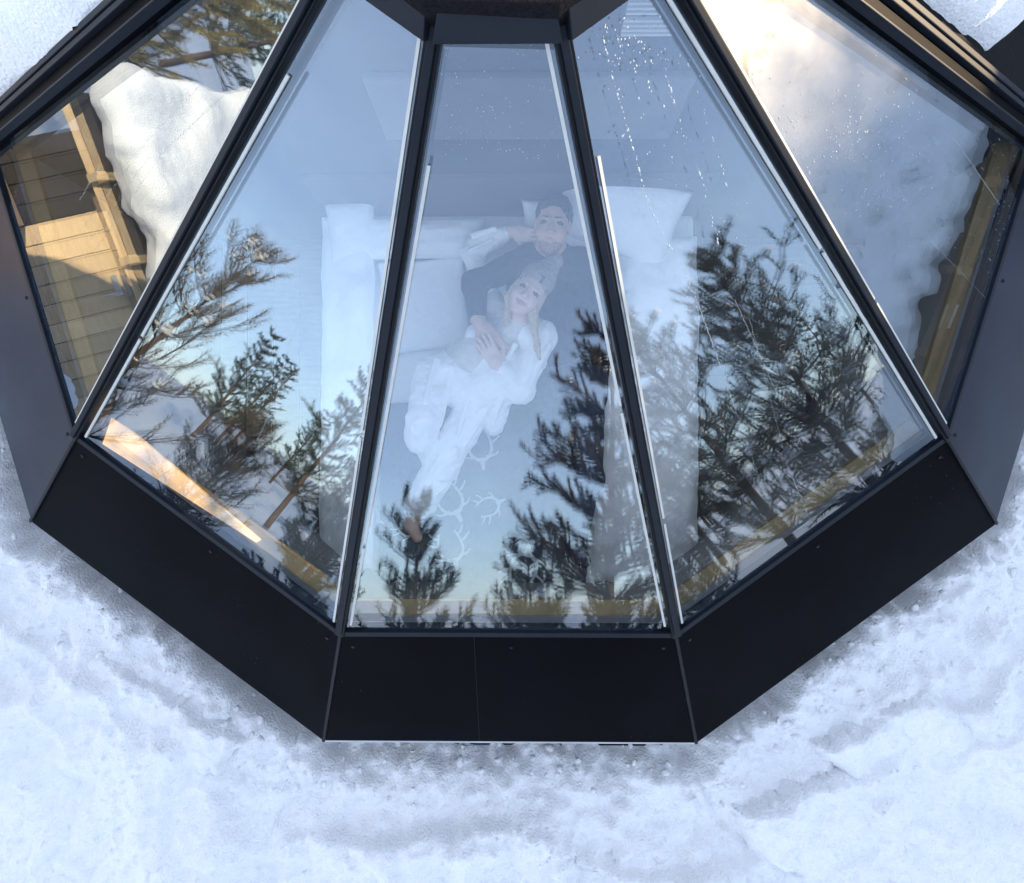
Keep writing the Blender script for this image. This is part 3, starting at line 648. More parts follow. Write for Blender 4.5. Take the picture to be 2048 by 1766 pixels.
def throw_h(x, y): return 0.535 + 0.012 * folds(x, y, 1, 0.8, 0.6, 4)
throw = cloth('throw_blanket', -0.64, 0.66, -1.91, -1.02, throw_h, M['throw'], 'grey throw blanket with white reindeer antlers over the foot of the bed', 'blanket', 0.018, 0.02)
under = cloth('knitted_blanket', -0.02, 0.50, -1.05, -0.30, lambda x, y: 0.525 + 0.012 * folds(x, y, 1, 0.4, 0.8, 4), M['throw_dark'], 'plain dark blue blanket under the couple beside the bunched duvet', 'blanket', 0.018, 0.02)
def superpillow(name, c, half, rot, label, mat=M['linen']):
    n, mm = 30, 30; V = []; F = []
    R_ = np.array(Matrix(rot) if not isinstance(rot, tuple) else rotm(*rot))
    for sgn in (1, -1):
        for i in range(n + 1):
            for j in range(mm + 1):
                u, v = -1 + 2 * i / n, -1 + 2 * j / mm
                k = max(0.0, (1 - abs(u) ** 2.6)) ** 0.5 * max(0.0, (1 - abs(v) ** 2.6)) ** 0.5
                x = half[0] * u * (1 - 0.06 * (1 - v * v)); y = half[1] * v * (1 - 0.06 * (1 - u * u))
                zz = sgn * half[2] * k + 0.10 * half[2] * float(fbm2(np.array(u * 2.2 + c[0] * 9), np.array(v * 2.2 + c[1] * 7), 4)) * (0.3 + k)
                V.append(R_ @ np.array([x, y, zz]) + np.array(c))
    m1 = (n + 1) * (mm + 1)
    for s_ in (0, 1):
        for i in range(n):
            for j in range(mm):
                q = [i * (mm + 1) + j, (i + 1) * (mm + 1) + j, (i + 1) * (mm + 1) + j + 1, i * (mm + 1) + j + 1]
                F.append([x_ + s_ * m1 for x_ in (q if s_ == 0 else q[::-1])])
    o = mesh(name, V, F, mat, None, True)
    bm = bmesh.new(); bm.from_mesh(o.data); bmesh.ops.remove_doubles(bm, verts=bm.verts, dist=0.0004); bm.to_mesh(o.data); bm.free()
    return tag(o, label, 'pillow', 'bed pillows')
superpillow('pillow', W(850, 478, 0.60), (0.30, 0.10, 0.075), (0.1, 0, 0.0), 'long flat white pillow at the bed head, left of the man')
superpillow('pillow', W(705, 462, 0.60), (0.12, 0.15, 0.07), (0.1, 0, 0.1), 'small white pillow at the top left corner of the bed')
superpillow('pillow', W(1235, 425, 0.74), (0.30, 0.19, 0.085), (0.45, 0.10, -0.30), 'large plump white pillow right of the man, corner pointing right')
superpillow('pillow', W(1130, 462, 0.66), (0.20, 0.15, 0.07), (0.3, 0, 0.05), 'white pillow hidden under the head of the man')
superpillow('pillow', W(850, 610, 0.545), (0.22, 0.24, 0.045), (0, 0, 0.1), 'broad flat white cushion on the sheet left of the embracing arm')
# reindeer antlers printed on the throw
def antlers(cx, cy, ang, s, flip=1):
    c = W(cx, cy, 0.55); V = []; F = []
    def rib(pts, w0, w1):
        pts = np.array(pts, float); pts[:, 0] *= flip; ca, sa = math.cos(ang), math.sin(ang)
        P = np.stack([c[0] + s * (pts[:, 0] * ca - pts[:, 1] * sa), c[1] + s * (pts[:, 0] * sa + pts[:, 1] * ca)], 1)
        n = len(P); b = len(V)
        for i in range(n):
            d = P[min(i + 1, n - 1)] - P[max(i - 1, 0)]; d /= np.linalg.norm(d) + 1e-9; nn = np.array([-d[1], d[0]]); w = s * (w0 + (w1 - w0) * i / (n - 1))
            for sg in (1, -1):
                q = P[i] + nn * w * sg; V.append((q[0], q[1], float(throw_h(np.array([q[0]]), np.array([q[1]]))[0]) + 0.011))
        for i in range(n - 1): F.append([b + 2 * i, b + 2 * i + 1, b + 2 * i + 3, b + 2 * i + 2])
    def arc(p0, p1, p2, m=9):
        t = np.linspace(0, 1, m)[:, None]; return (1 - t) ** 2 * np.array(p0) + 2 * t * (1 - t) * np.array(p1) + t ** 2 * np.array(p2)
    for sg in (1, -1):
        g = lambda *pp: [(sg * x, y) for x, y in pp]
        rib(arc(*g((0.05, -0.35), (0.75, -0.1), (0.32, 0.85))), 0.075, 0.04)
        rib(arc(*g((0.37, 0.62), (0.62, 0.75), (0.70, 0.98)), m=5), 0.05, 0.03)
        rib(arc(*g((0.42, 0.35), (0.72, 0.42), (0.88, 0.62)), m=5), 0.05, 0.03)
        rib(arc(*g((0.22, -0.18), (0.55, -0.25), (0.75, -0.05)), m=5), 0.055, 0.03)
    rib([(0, -0.75), (0, -0.5), (0, -0.22)], 0.06, 0.13)
    o = mesh('antler_print', V, F, M['print'], throw); return o
for cx, cy, an, s, fl in ((962, 905, 0.15, 0.115, 1), (905, 1010, 0.5, 0.125, 1), (985, 1010, 2.0, 0.09, -1), (905, 1105, 0.3, 0.12, 1), (1050, 1125, 2.9, 0.13, 1), (1190, 1090, 0.1, 0.13, 1), (1245, 1135, 1.4, 0.10, 1), (1205, 1180, 3.0, 0.09, 1), (745, 1035, 1.1, 0.085, 1), (820, 1060, 0.9, 0.08, 1)):
    antlers(cx, cy, an, s, fl)

# ------------------------------------------------------------------ the couple
def frame(up, face):
    u = np.array(up, float); u /= np.linalg.norm(u); f = np.array(face, float); f -= u * (f @ u); f /= np.linalg.norm(f)
    r = np.cross(u, f); return np.stack([r, u, f])               # rows: right, up, face
def add_head(s, c, Fm, k, sk, lip, eye, jaw, brow, male):
    c = np.array(c); L = lambda x, y, z: c + k * (Fm[0] * x + Fm[1] * y + Fm[2] * z)
    E = lambda p, r, m, kk=0.012, sub=False: s.ell(L(*p), np.array(r) * k, Fm, m, kk, 0, sub)
    E((0, 0.035, -0.015), (0.074, 0.092, 0.094), sk)
    E((0, -0.025, 0.018), (0.062, 0.080, 0.070), sk, 0.03)
    E((0, -0.075, 0.036), (0.045, 0.042, 0.045), jaw, 0.03)
    E((0, -0.100, 0.058), (0.024 if male else 0.018, 0.018, 0.018), jaw, 0.02)
    for sx in (-1, 1):
        E((sx * 0.043, -0.032, 0.058), (0.022, 0.025, 0.022), sk, 0.03)
        E((sx * 0.033, 0.014, 0.098), (0.021, 0.012, 0.018), sk, 0.012, True)
        E((sx * 0.033, 0.012, 0.071), (0.0110, 0.0045, 0.0140), eye, 0.003)
        s.cap(L(sx * 0.018, 0.036, 0.088), L(sx * 0.046, 0.038, 0.076), 0.0042 * k, 0.003 * k, brow, 0.003)
        E((sx * 0.077, 0.0, -0.008), (0.008, 0.030, 0.018), sk, 0.006)
        E((sx * 0.013, -0.028, 0.094), (0.010, 0.008, 0.010), sk, 0.008)
    s.cap(L(0, 0.030, 0.078), L(0, -0.022, 0.106), 0.009 * k, 0.011 * k, sk, 0.012)
    E((0, -0.056, 0.082), (0.019, 0.0045, 0.012), lip, 0.004); E((0, -0.065, 0.081), (0.016, 0.005, 0.012), lip, 0.004)
    return L
def add_hand(s, wrist, fwd, nrm, k, mat, thumb, curl=0.5, spread=1.0):
    """palm and five bent fingers; fwd = towards the fingertips, nrm = back of the hand, thumb = +1/-1 side"""
    f = np.array(fwd, float); f /= np.linalg.norm(f); n = np.array(nrm, float); n -= f * (n @ f); n /= np.linalg.norm(n); sd = np.cross(f, n) * thumb
    w = np.array(wrist, float); Q = lambda a, b, c: w + k * (f * a + sd * b + n * c)
    s.box(Q(0.052, 0, 0), np.array([0.048, 0.040, 0.013]) * k, 0.012 * k, np.stack([f, sd, n]), mat, 0.012)
    s.cap(w - f * 0.03, Q(0.03, 0, 0), 0.027 * k, 0.026 * k, mat, 0.015)
    for i, (b, ln) in enumerate(((0.030, 0.072), (0.010, 0.080), (-0.011, 0.074), (-0.030, 0.058))):
        a0 = Q(0.093, b, 0.002); an = curl * 0.5; p = a0; dirv = f + sd * (b * 4.0 * spread)
        dirv /= np.linalg.norm(dirv); rr = 0.0095 * k
        for j, fr in enumerate((0.45, 0.30, 0.25)):
            dv = dirv * math.cos(an) - n * math.sin(an); q = p + dv * ln * fr * k; s.cap(p, q, rr, rr * 0.92, mat, 0.004); p = q; rr *= 0.92; an += curl * 0.55
    p0 = Q(0.025, 0.032, -0.004); p1 = Q(0.062, 0.062, -0.014); p2 = Q(0.092, 0.068, -0.022)
    s.cap(p0, p1, 0.014 * k, 0.0115 * k, mat, 0.008); s.cap(p1, p2, 0.0115 * k, 0.009 * k, mat, 0.004)

# the man: navy sweater, dark trousers, head on the pillow, arm laid over the woman
MS = ['skin', 'stubble', 'lip', 'eye', 'hair', 'navy', 'denim']
m_ = Sdf()
mh = W(1105, 452, 0.87); mF = frame((0.10, 0.93, 0.30), (-0.10, -0.34, 0.93))
add_head(m_, mh, mF, 1.0, 0, 2, 3, 1, 4, True)
m_.cap(mh - mF[1] * 0.07 - mF[2] * 0.015, W(1120, 530, 0.73), 0.055, 0.062, 0, 0.02)
m_.cap(W(1080, 545, 0.73), W(1105, 700, 0.655), 0.105, 0.10, 5, 0.06, 0.012); m_.cap(W(1165, 545, 0.71), W(1165, 700, 0.645), 0.105, 0.10, 5, 0.06, 0.012)
m_.cap(W(1062, 520, 0.77), W(1185, 528, 0.72), 0.062, 0.062, 5, 0.05, 0.01)
m_.cap(W(1118, 512, 0.775), W(1122, 525, 0.765), 0.064, 0.066, 5, 0.01)
m_.cap(W(1050, 522, 0.785), W(950, 566, 0.77), 0.068, 0.056, 5, 0.05, 0.014); m_.cap(W(950, 566, 0.77), W(955, 628, 0.83), 0.055, 0.043, 5, 0.03, 0.012)
m_.cap(W(955, 625, 0.832), W(961, 650, 0.845), 0.030, 0.029, 0, 0.008)
add_hand(m_, W(962, 650, 0.847), W(1005, 712, 0.855) - W(962, 650, 0.847), (-0.1, -0.1, 1.0), 1.08, 0, 1, 0.30, 1.2)
m_.cap(W(1195, 540, 0.70), W(1228, 690, 0.60), 0.065, 0.055, 5, 0.05, 0.01); m_.cap(W(1228, 690, 0.60), W(1185, 775, 0.60), 0.052, 0.04, 5, 0.03, 0.01)
add_hand(m_, W(1183, 778, 0.60), W(1155, 830, 0.60) - W(1183, 778, 0.60), (0, 0, 1), 1.0, 0, -1, 0.5)
m_.cap(W(1105, 770, 0.62), W(1165, 770, 0.62), 0.115, 0.115, 6, 0.06, 0.01)
m_.cap(W(1100, 800, 0.64), W(1085, 945, 0.70), 0.092, 0.068, 6, 0.05, 0.012); m_.cap(W(1085, 945, 0.70), W(1050, 1050, 0.605), 0.066, 0.050, 6, 0.03, 0.012)
m_.cap(W(1172, 800, 0.62), W(1178, 960, 0.63), 0.092, 0.068, 6, 0.05, 0.012); m_.cap(W(1178, 960, 0.63), W(1150, 1085, 0.595), 0.066, 0.048, 6, 0.03, 0.012)
m_.cap(W(1050, 1052, 0.60), W(1072, 1082, 0.625), 0.042, 0.034, 6, 0.03); m_.cap(W(1150, 1088, 0.60), W(1168, 1122, 0.62), 0.042, 0.034, 6, 0.03)
man = m_.build('person', 0.0048, [M[q] for q in MS], None, 13)
tag(man, 'person in dark navy sweater lying back on the pillows, arm around the other', 'person')
h_ = Sdf(); Lm = lambda x, y, z: mh + mF[0] * x + mF[1] * y + mF[2] * z
h_.ell(Lm(0, 0.052, -0.024), (0.082, 0.090, 0.094), mF, 0, 0.02, 0.010).ell(Lm(0, 0.02, -0.045), (0.080, 0.085, 0.065), mF, 0, 0.02, 0.008)
h_.ell(Lm(0, 0.105, 0.025), (0.055, 0.035, 0.045), mF, 0, 0.02, 0.012)
h_.ell(Lm(0, -0.012, 0.088), (0.068, 0.098, 0.082), mF, 0, 0.008, 0, True)
h_.build('hair', 0.004, [M['hair']], man, 60, 0.02)

# the woman: white loose shirt and trousers, beige beanie, blonde hair, lying against the man
WS = ['skin_pale', 'lip', 'eye', 'cotton', 'knit', 'patch', 'beanie']
w_ = Sdf()
fh = W(1056, 588, 0.90); fF = frame((0.54, 0.80, 0.10), (-0.16, -0.30, 0.93))
add_head(w_, fh, fF, 0.90, 0, 1, 2, 0, 0, False)
w_.cap(fh - fF[1] * 0.06 - fF[2] * 0.02, W(1040, 640, 0.80), 0.043, 0.047, 0, 0.02)
w_.cap(W(1030, 655, 0.76), W(985, 690, 0.73), 0.095, 0.095, 4, 0.05, 0.012); w_.cap(W(985, 690, 0.73), W(930, 722, 0.69), 0.092, 0.098, 4, 0.05, 0.012)
w_.cap(W(985, 610, 0.75), W(1082, 672, 0.77), 0.060, 0.062, 4, 0.04, 0.01)
# raised arm behind the man's arm, hand on his neck
w_.cap(W(980, 610, 0.745), W(948, 505, 0.66), 0.056, 0.052, 3, 0.03, 0.014); w_.cap(W(948, 505, 0.66), W(1005, 470, 0.72), 0.058, 0.046, 3, 0.03, 0.018)
w_.cap(W(1005, 470, 0.72), W(1032, 462, 0.755), 0.026, 0.025, 0, 0.008)
add_hand(w_, W(1030, 464, 0.755), W(1072, 474, 0.80) - W(1030, 464, 0.755), (-0.1, -0.25, 1.0), 0.92, 0, 1, 0.35)
# other arm bent, hand on his hand
w_.cap(W(1082, 675, 0.78), W(1040, 782, 0.755), 0.066, 0.060, 3, 0.04, 0.018); w_.cap(W(1040, 782, 0.755), W(1005, 742, 0.845), 0.056, 0.044, 3, 0.03, 0.014)
w_.cap(W(1082, 672, 0.78), W(1050, 668, 0.80), 0.060, 0.05, 3, 0.03, 0.01)
w_.cap(W(1004, 741, 0.848), W(996, 728, 0.862), 0.026, 0.025, 0, 0.006)
add_hand(w_, W(998, 732, 0.862), W(966, 680, 0.880) - W(998, 732, 0.862), (0.05, -0.1, 1.0), 0.95, 0, 1, 0.25, 1.2)
# open shirt over the hips
w_.cap(W(1000, 690, 0.77), W(950, 665, 0.75), 0.060, 0.045, 3, 0.03, 0.015); w_.cap(W(1010, 765, 0.72), W(985, 850, 0.66), 0.07, 0.055, 3, 0.04, 0.018); w_.cap(W(1000, 730, 0.74), W(950, 800, 0.72), 0.085, 0.075, 3, 0.05, 0.016)
w_.cap(W(888, 752, 0.69), W(955, 795, 0.68), 0.108, 0.100, 3, 0.05, 0.018)
w_.cap(W(868, 750, 0.71), W(846, 845, 0.80), 0.094, 0.078, 3, 0.02, 0.020); w_.cap(W(846, 840, 0.80), W(840, 878, 0.775), 0.080, 0.072, 3, 0.006, 0.016); w_.cap(W(842, 870, 0.76), W(885, 950, 0.61), 0.060, 0.050, 3, 0.02, 0.012)
w_.cap(W(950, 815, 0.69), W(900, 905, 0.715), 0.090, 0.076, 3, 0.012, 0.020); w_.cap(W(900, 905, 0.715), W(842, 1005, 0.635), 0.076, 0.076, 3, 0.010, 0.020)
for (a_, b_, c_), (d_, e_, f_), r_ in (((872, 720, 0.80), (850, 800, 0.865), 0.016), ((905, 735, 0.795), (880, 850, 0.80), 0.014), ((840, 760, 0.785), (826, 850, 0.855), 0.013), ((945, 770, 0.785), (915, 870, 0.79), 0.016),
        ((985, 800, 0.755), (930, 890, 0.775), 0.014), ((910, 900, 0.79), (850, 985, 0.705), 0.014), ((880, 915, 0.785), (830, 1000, 0.695), 0.012), ((1075, 690, 0.845), (1050, 770, 0.812), 0.012), ((1098, 690, 0.835), (1065, 760, 0.80), 0.012),
        ((1030, 690, 0.845), (985, 760, 0.815), 0.012), ((1010, 780, 0.79), (985, 850, 0.715), 0.013), ((960, 680, 0.79), (1000, 700, 0.83), 0.012), ((945, 470, 0.715), (990, 455, 0.765), 0.011), ((940, 500, 0.72), (985, 480, 0.77), 0.011), ((940, 540, 0.71), (965, 590, 0.79), 0.012)):
    w_.cap(W(a_, b_, c_), W(d_, e_, f_), r_, r_ * 0.6, 3, 0.012, 0.006)
w_.cap(W(838, 1015, 0.62), W(822, 1050, 0.60), 0.038, 0.032, 0, 0.01); w_.cap(W(822, 1050, 0.60), W(835, 1075, 0.645), 0.032, 0.024, 0, 0.02)
woman = w_.build('person', 0.0048, [M[q] for q in WS], None, 16)
tag(woman, 'person in white shirt and wide white trousers with a beige beanie, reclining', 'person')
Lf = lambda x, y, z: fh + 0.9 * (fF[0] * x + fF[1] * y + fF[2] * z)
b_ = Sdf()
b_.ell(Lf(0, 0.080, -0.02), (0.076, 0.075, 0.088), fF, 0, 0.03, 0.004).cap(Lf(0, 0.10, -0.03), Lf(0.02, 0.215, -0.055), 0.062, 0.036, 0, 0.04, 0.006)
b_.ell(Lf(0, -0.012, 0.075), (0.066, 0.072, 0.085), fF, 0, 0.006, 0, True)
bn = b_.build('beanie', 0.004, [M['beanie']], woman, 30, 0.02)
pc = Lf(0.012, 0.088, 0.060); prism('patch', [pc + fF[0] * .018 + fF[1] * .016, pc - fF[0] * .018 + fF[1] * .016, pc - fF[0] * .018 - fF[1] * .016, pc + fF[0] * .018 - fF[1] * .016], fF[2] * 0.012, M['patch'], bn)
g_ = Sdf()
g_.ell(Lf(0, 0.03, -0.03), (0.076, 0.085, 0.075), fF, 0, 0.02, 0.006)
for sx, dx, ln in ((-1, -0.02, 0.13), (1, 0.03, 0.20), (1, 0.015, 0.16), (-1, -0.01, 0.10)):
    p0 = Lf(sx * 0.064, 0.02, 0.012); p1 = Lf(sx * 0.070, -0.06, 0.0); p2 = p1 + np.array([dx, -ln, -0.03])
    g_.cap(p0, p1, 0.018, 0.020, 0, 0.012, 0.006).cap(p1, p2, 0.020, 0.010, 0, 0.012, 0.008)
g_.ell(Lf(0, -0.015, 0.085), (0.058, 0.085, 0.072), fF, 0, 0.006, 0, True)
g_.build('hair', 0.004, [M['blonde']], woman, 45, 0.02)

# ------------------------------------------------------------------ two low wooden huts either side (seen mirrored in the side panes)
def hut(sx, y0, y1, z_eave, x_front, run, rise, zb, label, light):
    """long low hut whose roof slopes down towards the cabin"""
    root = thing('wooden_hut', label, 'hut', (sx * (x_front + run * 0.5), 0.5 * (y0 + y1), zb))
    inv = -np.array(root.location)
    def P(o): o.location = Vector(inv); return o
    xf = sx * x_front; xb = sx * (x_front + run)
    # boarded front wall: each board a piece
    yb = y0; i = 0
    while yb < y1 - 0.02:
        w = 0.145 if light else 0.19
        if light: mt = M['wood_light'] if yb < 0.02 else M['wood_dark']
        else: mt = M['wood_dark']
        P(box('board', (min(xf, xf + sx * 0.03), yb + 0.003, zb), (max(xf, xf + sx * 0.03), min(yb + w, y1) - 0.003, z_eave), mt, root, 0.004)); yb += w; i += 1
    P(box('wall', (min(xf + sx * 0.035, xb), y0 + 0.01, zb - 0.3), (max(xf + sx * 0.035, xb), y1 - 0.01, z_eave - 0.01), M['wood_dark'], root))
    ov = 0.22
    e0 = np.array([xf - sx * ov, y0 - 0.15, z_eave - ov * rise / run + 0.05]); e1 = e0 * [1, 0, 1] + np.array([0, y1 + 0.15, 0]); rd = np.array([xb, 0, z_eave + rise + 0.05])
    r0 = rd + np.array([0, y0 - 0.15, 0]); r1 = rd + np.array([0, y1 + 0.15, 0])
    P(prism('roof', [e0, e1, r1, r0], (0, 0, -0.06), M['wood_dark'], root))
    P(prism('rear_roof', [r0, r1, r1 + [sx * run, 0, -rise], r0 + [sx * run, 0, -rise]], (0, 0, -0.06), M['wood_dark'], root))
    P(bar('eave_board', e0 + [sx * 0.03, 0, -0.06], e1 + [sx * 0.03, 0, -0.06], 0.03, 0.12, (0, 0, 1), M['wood_light'] if light else M['wood_brown'], root, 0.004))
    for k in range(int((y1 - y0) / 0.6) + 1):
        yy = y0 + 0.1 + k * 0.6; P(bar('rafter_end', (xf - sx * (ov + 0.05), yy, z_eave - 0.03 - ov * rise / run), (xf + sx * 0.03, yy, z_eave - 0.03), 0.06, 0.10, (0, 0, 1), M['wood_light'] if light else M['wood_brown'], root, 0.004))
    return root, P
lh, P = hut(-1, -2.3, 0.62, 1.26, 4.9, 1.5, 1.05, -0.2, 'low sunlit wooden hut with snow on its roof, mirrored in the left side pane', True)
P(bar('beam', (-4.84, -0.92, 1.10), (-4.84, 0.0, 1.22), 0.06, 0.12, (0, 0, 1), M['wood_light'], lh, 0.006))
P(bar('beam', (-4.82, -1.6, 0.98), (-4.82, 0.1, 1.02), 0.05, 0.07, (0, 0, 1), M['wood_brown'], lh, 0.006))
P(box('step', (-4.88, 0.02, -0.2), (-4.45, 0.42, 0.46), M['wood_light'], lh, 0.01))
P(box('handle_plate', (-4.895, -0.62, 0.88), (-4.87, -0.46, 0.93), M['steel'], lh, 0.004)); P(bar('handle', (-4.86, -0.60, 0.905), (-4.84, -0.60, 0.80), 0.016, 0.016, (1, 0, 0), M['steel'], lh, 0.003))
lamp = Sdf().cap((-4.80, -0.24, 1.13), (-4.80, -0.24, 1.17), 0.035, 0.035, 0, 0.001).build('lamp_bulb', 0.010, [M['lamp']], lh); P(lamp)
rh, P2 = hut(1, -2.9, 3.2, 0.92, 4.75, 1.6, 1.22, -0.2, 'low dark wooden hut with snow on its roof, mirrored in the right side pane', False)
P2(bar('rail_board', (4.72, -2.6, 0.50), (4.72, 0.9, 0.54), 0.03, 0.16, (0, 0, 1), M['wood_brown'], rh, 0.004))
P2(box('bracket', (4.70, -0.80, 0.62), (4.735, -0.62, 0.76), M['steel'], rh, 0.004))
def hut_snow(sx, y0, y1, z_eave, x_front, run, rise, th, label, amp, ns):
    s = Sdf(); an = math.atan2(rise, run); ca, sa = math.cos(an), math.sin(an)
    ln = math.hypot(run, rise) * 0.5 + 0.22
    ax = np.array([[sx * ca, 0, sa], [0, 1, 0], [-sx * sa, 0, ca]])
    c = np.array([sx * (x_front + run * 0.5 - 0.10), 0.5 * (y0 + y1), z_eave + rise * 0.5 + 0.0]) + ax[2] * (th * 0.5 + 0.06)
    s.box(c, (ln, (y1 - y0) * 0.5 + 0.2, th * 0.5), th * 0.42, ax, 0, 0.02, amp)
    ax2 = np.array([[sx * ca, 0, -sa], [0, 1, 0], [sx * sa, 0, ca]])
    c2 = np.array([sx * (x_front + run * 1.5), 0.5 * (y0 + y1), z_eave + rise * 0.5]) + ax2[2] * (th * 0.5 + 0.06)
    s.box(c2, (ln - 0.1, (y1 - y0) * 0.5 + 0.2, th * 0.5), th * 0.42, ax2, 0, 0.1, 0.12)
    o = s.build('roof_snow', 0.027, [M['snow']], None, ns, 0.15); return tag(o, label, 'snow', 'snow on the hut roofs')
hut_snow(-1, -2.3, 0.62, 1.26, 4.9, 1.5, 1.05, 0.34, 'sunlit cream snow on the hut roof mirrored at left', 0.13, 3.4)
hut_snow(1, -2.9, 3.2, 0.92, 4.75, 1.6, 1.22, 0.34, 'shaded snow on the hut roof mirrored at right', 0.16, 7.5)

# ------------------------------------------------------------------ pines
def needles(segs, per, ln, wid, rg):
    """segs: list of (p0, p1, density); flat triangular needles set round each shoot"""
    P0 = []; D = []; 
    for p0, p1, dens in segs:
        n = max(3, int(per * dens)); t = rg.random(n)[:, None]; d = (p1 - p0); L = np.linalg.norm(d) + 1e-9; d = d / L
        r = rg.normal(size=(n, 3)); r -= (r @ d)[:, None] * d; r /= np.linalg.norm(r, axis=1)[:, None] + 1e-9
        P0.append(p0 + t * (p1 - p0)); q = d * 0.75 + r * 0.75; D.append(q / np.linalg.norm(q, axis=1)[:, None])
    P0 = np.concatenate(P0); D = np.concatenate(D); n = len(P0)
    s = np.cross(D, rg.normal(size=(n, 3))); s /= np.linalg.norm(s, axis=1)[:, None] + 1e-9
    l = ln * (0.7 + 0.6 * rg.random(n))[:, None]
    v = np.stack([P0 + s * wid, P0 - s * wid, P0 + D * l], 1).reshape(-1, 3)
    return v, np.arange(3 * n).reshape(n, 3)
def pine_geo(h, spread, seed, whorls, per_whorl, bare=0.15, lean=(0, 0), dens=1.0, sub=5, upturn=0.5, ndl=0.058, per=20.0, wid=0.0034):
    rg = np.random.default_rng(seed)
    n = 12; zs = np.linspace(-0.3, h, n); wob = rg.normal(size=(n, 2)).cumsum(0) * 0.012 * h / 3
    tr = np.stack([lean[0] * np.maximum(zs / h, 0) ** 1.3 + wob[:, 0], lean[1] * np.maximum(zs / h, 0) ** 1.3 + wob[:, 1], zs], 1)
    V, F = [], []
    def add(g):
        b = len(V); V.extend(g[0]); F.extend([[i + b for i in q] for q in g[1]])
    R0 = 0.016 * h + 0.012
    add(tube_geo(tr, [max(0.006, R0 * (1 - 0.93 * max(0, z) / h)) for z in zs], 7))
    segs = [(tr[-2], tr[-1], 1.2)]
    def shoot(p, d, L, r0, depth):
        d = d / np.linalg.norm(d); m = 4 if depth else 3; pts = [p]; dd = d.copy()
        for i in range(m):
            dd = dd + np.array([0, 0, upturn * 0.22]) + rg.normal(size=3) * 0.10; dd /= np.linalg.norm(dd); pts.append(pts[-1] + dd * L / m)
        add(tube_geo(np.array(pts), np.linspace(r0, r0 * 0.35, m + 1), 4 if depth else 3))
        if depth == 0:
            for i in range(m): segs.append((pts[i], pts[i + 1], L / m / 0.05 * dens * (0.6 + 0.4 * i / m)))
            segs.append((pts[-1], pts[-1] + dd * 0.03, 0.7 * dens)); return
        for i in range(1, m + 1):
            k = sub if i < m else 3
            for j in range(k):
                if rg.random() < 0.25: continue
                ang = rg.uniform(0, 2 * math.pi); u = np.cross(dd, (0, 0, 1)); u /= np.linalg.norm(u) + 1e-9; w = np.cross(u, dd)
                nd = dd * 0.75 + (u * math.cos(ang) + w * math.sin(ang) * 0.6) * 0.85 + np.array([0, 0, 0.25 * upturn])
                q = pts[i - 1] + (pts[i] - pts[i - 1]) * rg.random()
                shoot(q, nd, L * rg.uniform(0.22, 0.40) * (1.1 - 0.4 * i / m), r0 * 0.42, depth - 1)
        for i in range(2, m): segs.append((pts[i], pts[i + 1], L / m / 0.05 * dens * 0.5))
    for k in range(whorls):
        t = bare + (1 - bare) * (k + 0.3 + 0.4 * rg.random()) / whorls; t = min(t, 0.985); z = t * h; c = np.array([np.interp(z, zs, tr[:, 0]), np.interp(z, zs, tr[:, 1]), z])
        L = spread * (1 - t) ** 0.75 * (0.75 + 0.5 * rg.random()) + 0.16 + 0.04 * h; a0 = rg.random() * 6.28
        for j in range(per_whorl):
            a = a0 + j * 2 * math.pi / per_whorl + rg.normal() * 0.35
            d = np.array([math.cos(a), math.sin(a), 0.15 + 0.8 * t * upturn + rg.normal() * 0.12]); Lb = L * rg.uniform(0.6, 1.15)
            shoot(c, d, Lb, 0.24 * R0 * (1 - 0.6 * t) + 0.002, 1)
    nv, nf = needles(segs, per, ndl, wid, rg)
    return (V, F), (nv, nf)
def snow_load(geo, n, seed, parent):
    """clumps of snow caught on the shoots"""
    rg_ = np.random.default_rng(seed); tips = geo[1][0].reshape(-1, 3, 3)[:, 0]; bm = bmesh.new(); bmesh.ops.create_icosphere(bm, subdivisions=1, radius=1.0)
    v0 = np.array([v.co[:] for v in bm.verts]); f0 = np.array([[v.index for v in f.verts] for f in bm.faces]); bm.free(); V = []; F = []
    for i in range(n):
        p = tips[rg_.integers(len(tips))]; r = 0.02 + 0.05 * rg_.random() ** 2; k = 1 + 0.7 * fbm3(v0[:, 0] * 1.5 + i, v0[:, 1] * 1.5, v0[:, 2] * 1.5 - i, 2)
        V.append(v0 * k[:, None] * r * np.array([rg_.uniform(0.8, 1.6), rg_.uniform(0.8, 1.6), 0.55]) + p + [0, 0, 0.02]); F.append(f0 + i * len(v0))
    o = mesh('caught_snow', np.concatenate(V), np.concatenate(F), M['snow'], parent, True); o['kind'] = 'stuff'
def pine(x, y, geo, mat, label, group=None, name='pine_tree', rot=0.0, scale=1.0, snow=0):
    t = thing(name, label, 'tree', (x, y, gh(x, y)), group); t.rotation_euler[2] = rot; t.scale = (scale,) * 3
    if isinstance(geo[0], tuple):
        tk = mesh('trunk', geo[0][0], geo[0][1], M['bark'], t, True); cr = mesh('crown', geo[1][0], geo[1][1], mat, t)
        if snow: snow_load(geo, snow, int(abs(x * 100)), t)
    else:
        for nm, me in (('trunk', geo[0]), ('crown', geo[1])):
            o = bpy.data.objects.new(nm, me); COL.objects.link(o); o.parent = t
    return t
PN, PO, PG = M['needle'], M['needle_olive'], M['needle_grey']
near = 'young pines standing round the cabin'
pine(0.98, -7.4, pine_geo(4.7, 1.25, 11, 14, 6, 0.06, (0.1, 0), 1.7, 6, 0.35), M['needle_mix'], 'tall young pine mirrored in the right half of the middle pane', near, snow=90)
pine(-1.05, -6.9, pine_geo(2.3, 0.55, 12, 8, 5, 0.12, (0, 0), 1.2, 4, 0.7), PN, 'small slim pine mirrored low in the left half of the middle pane', near)
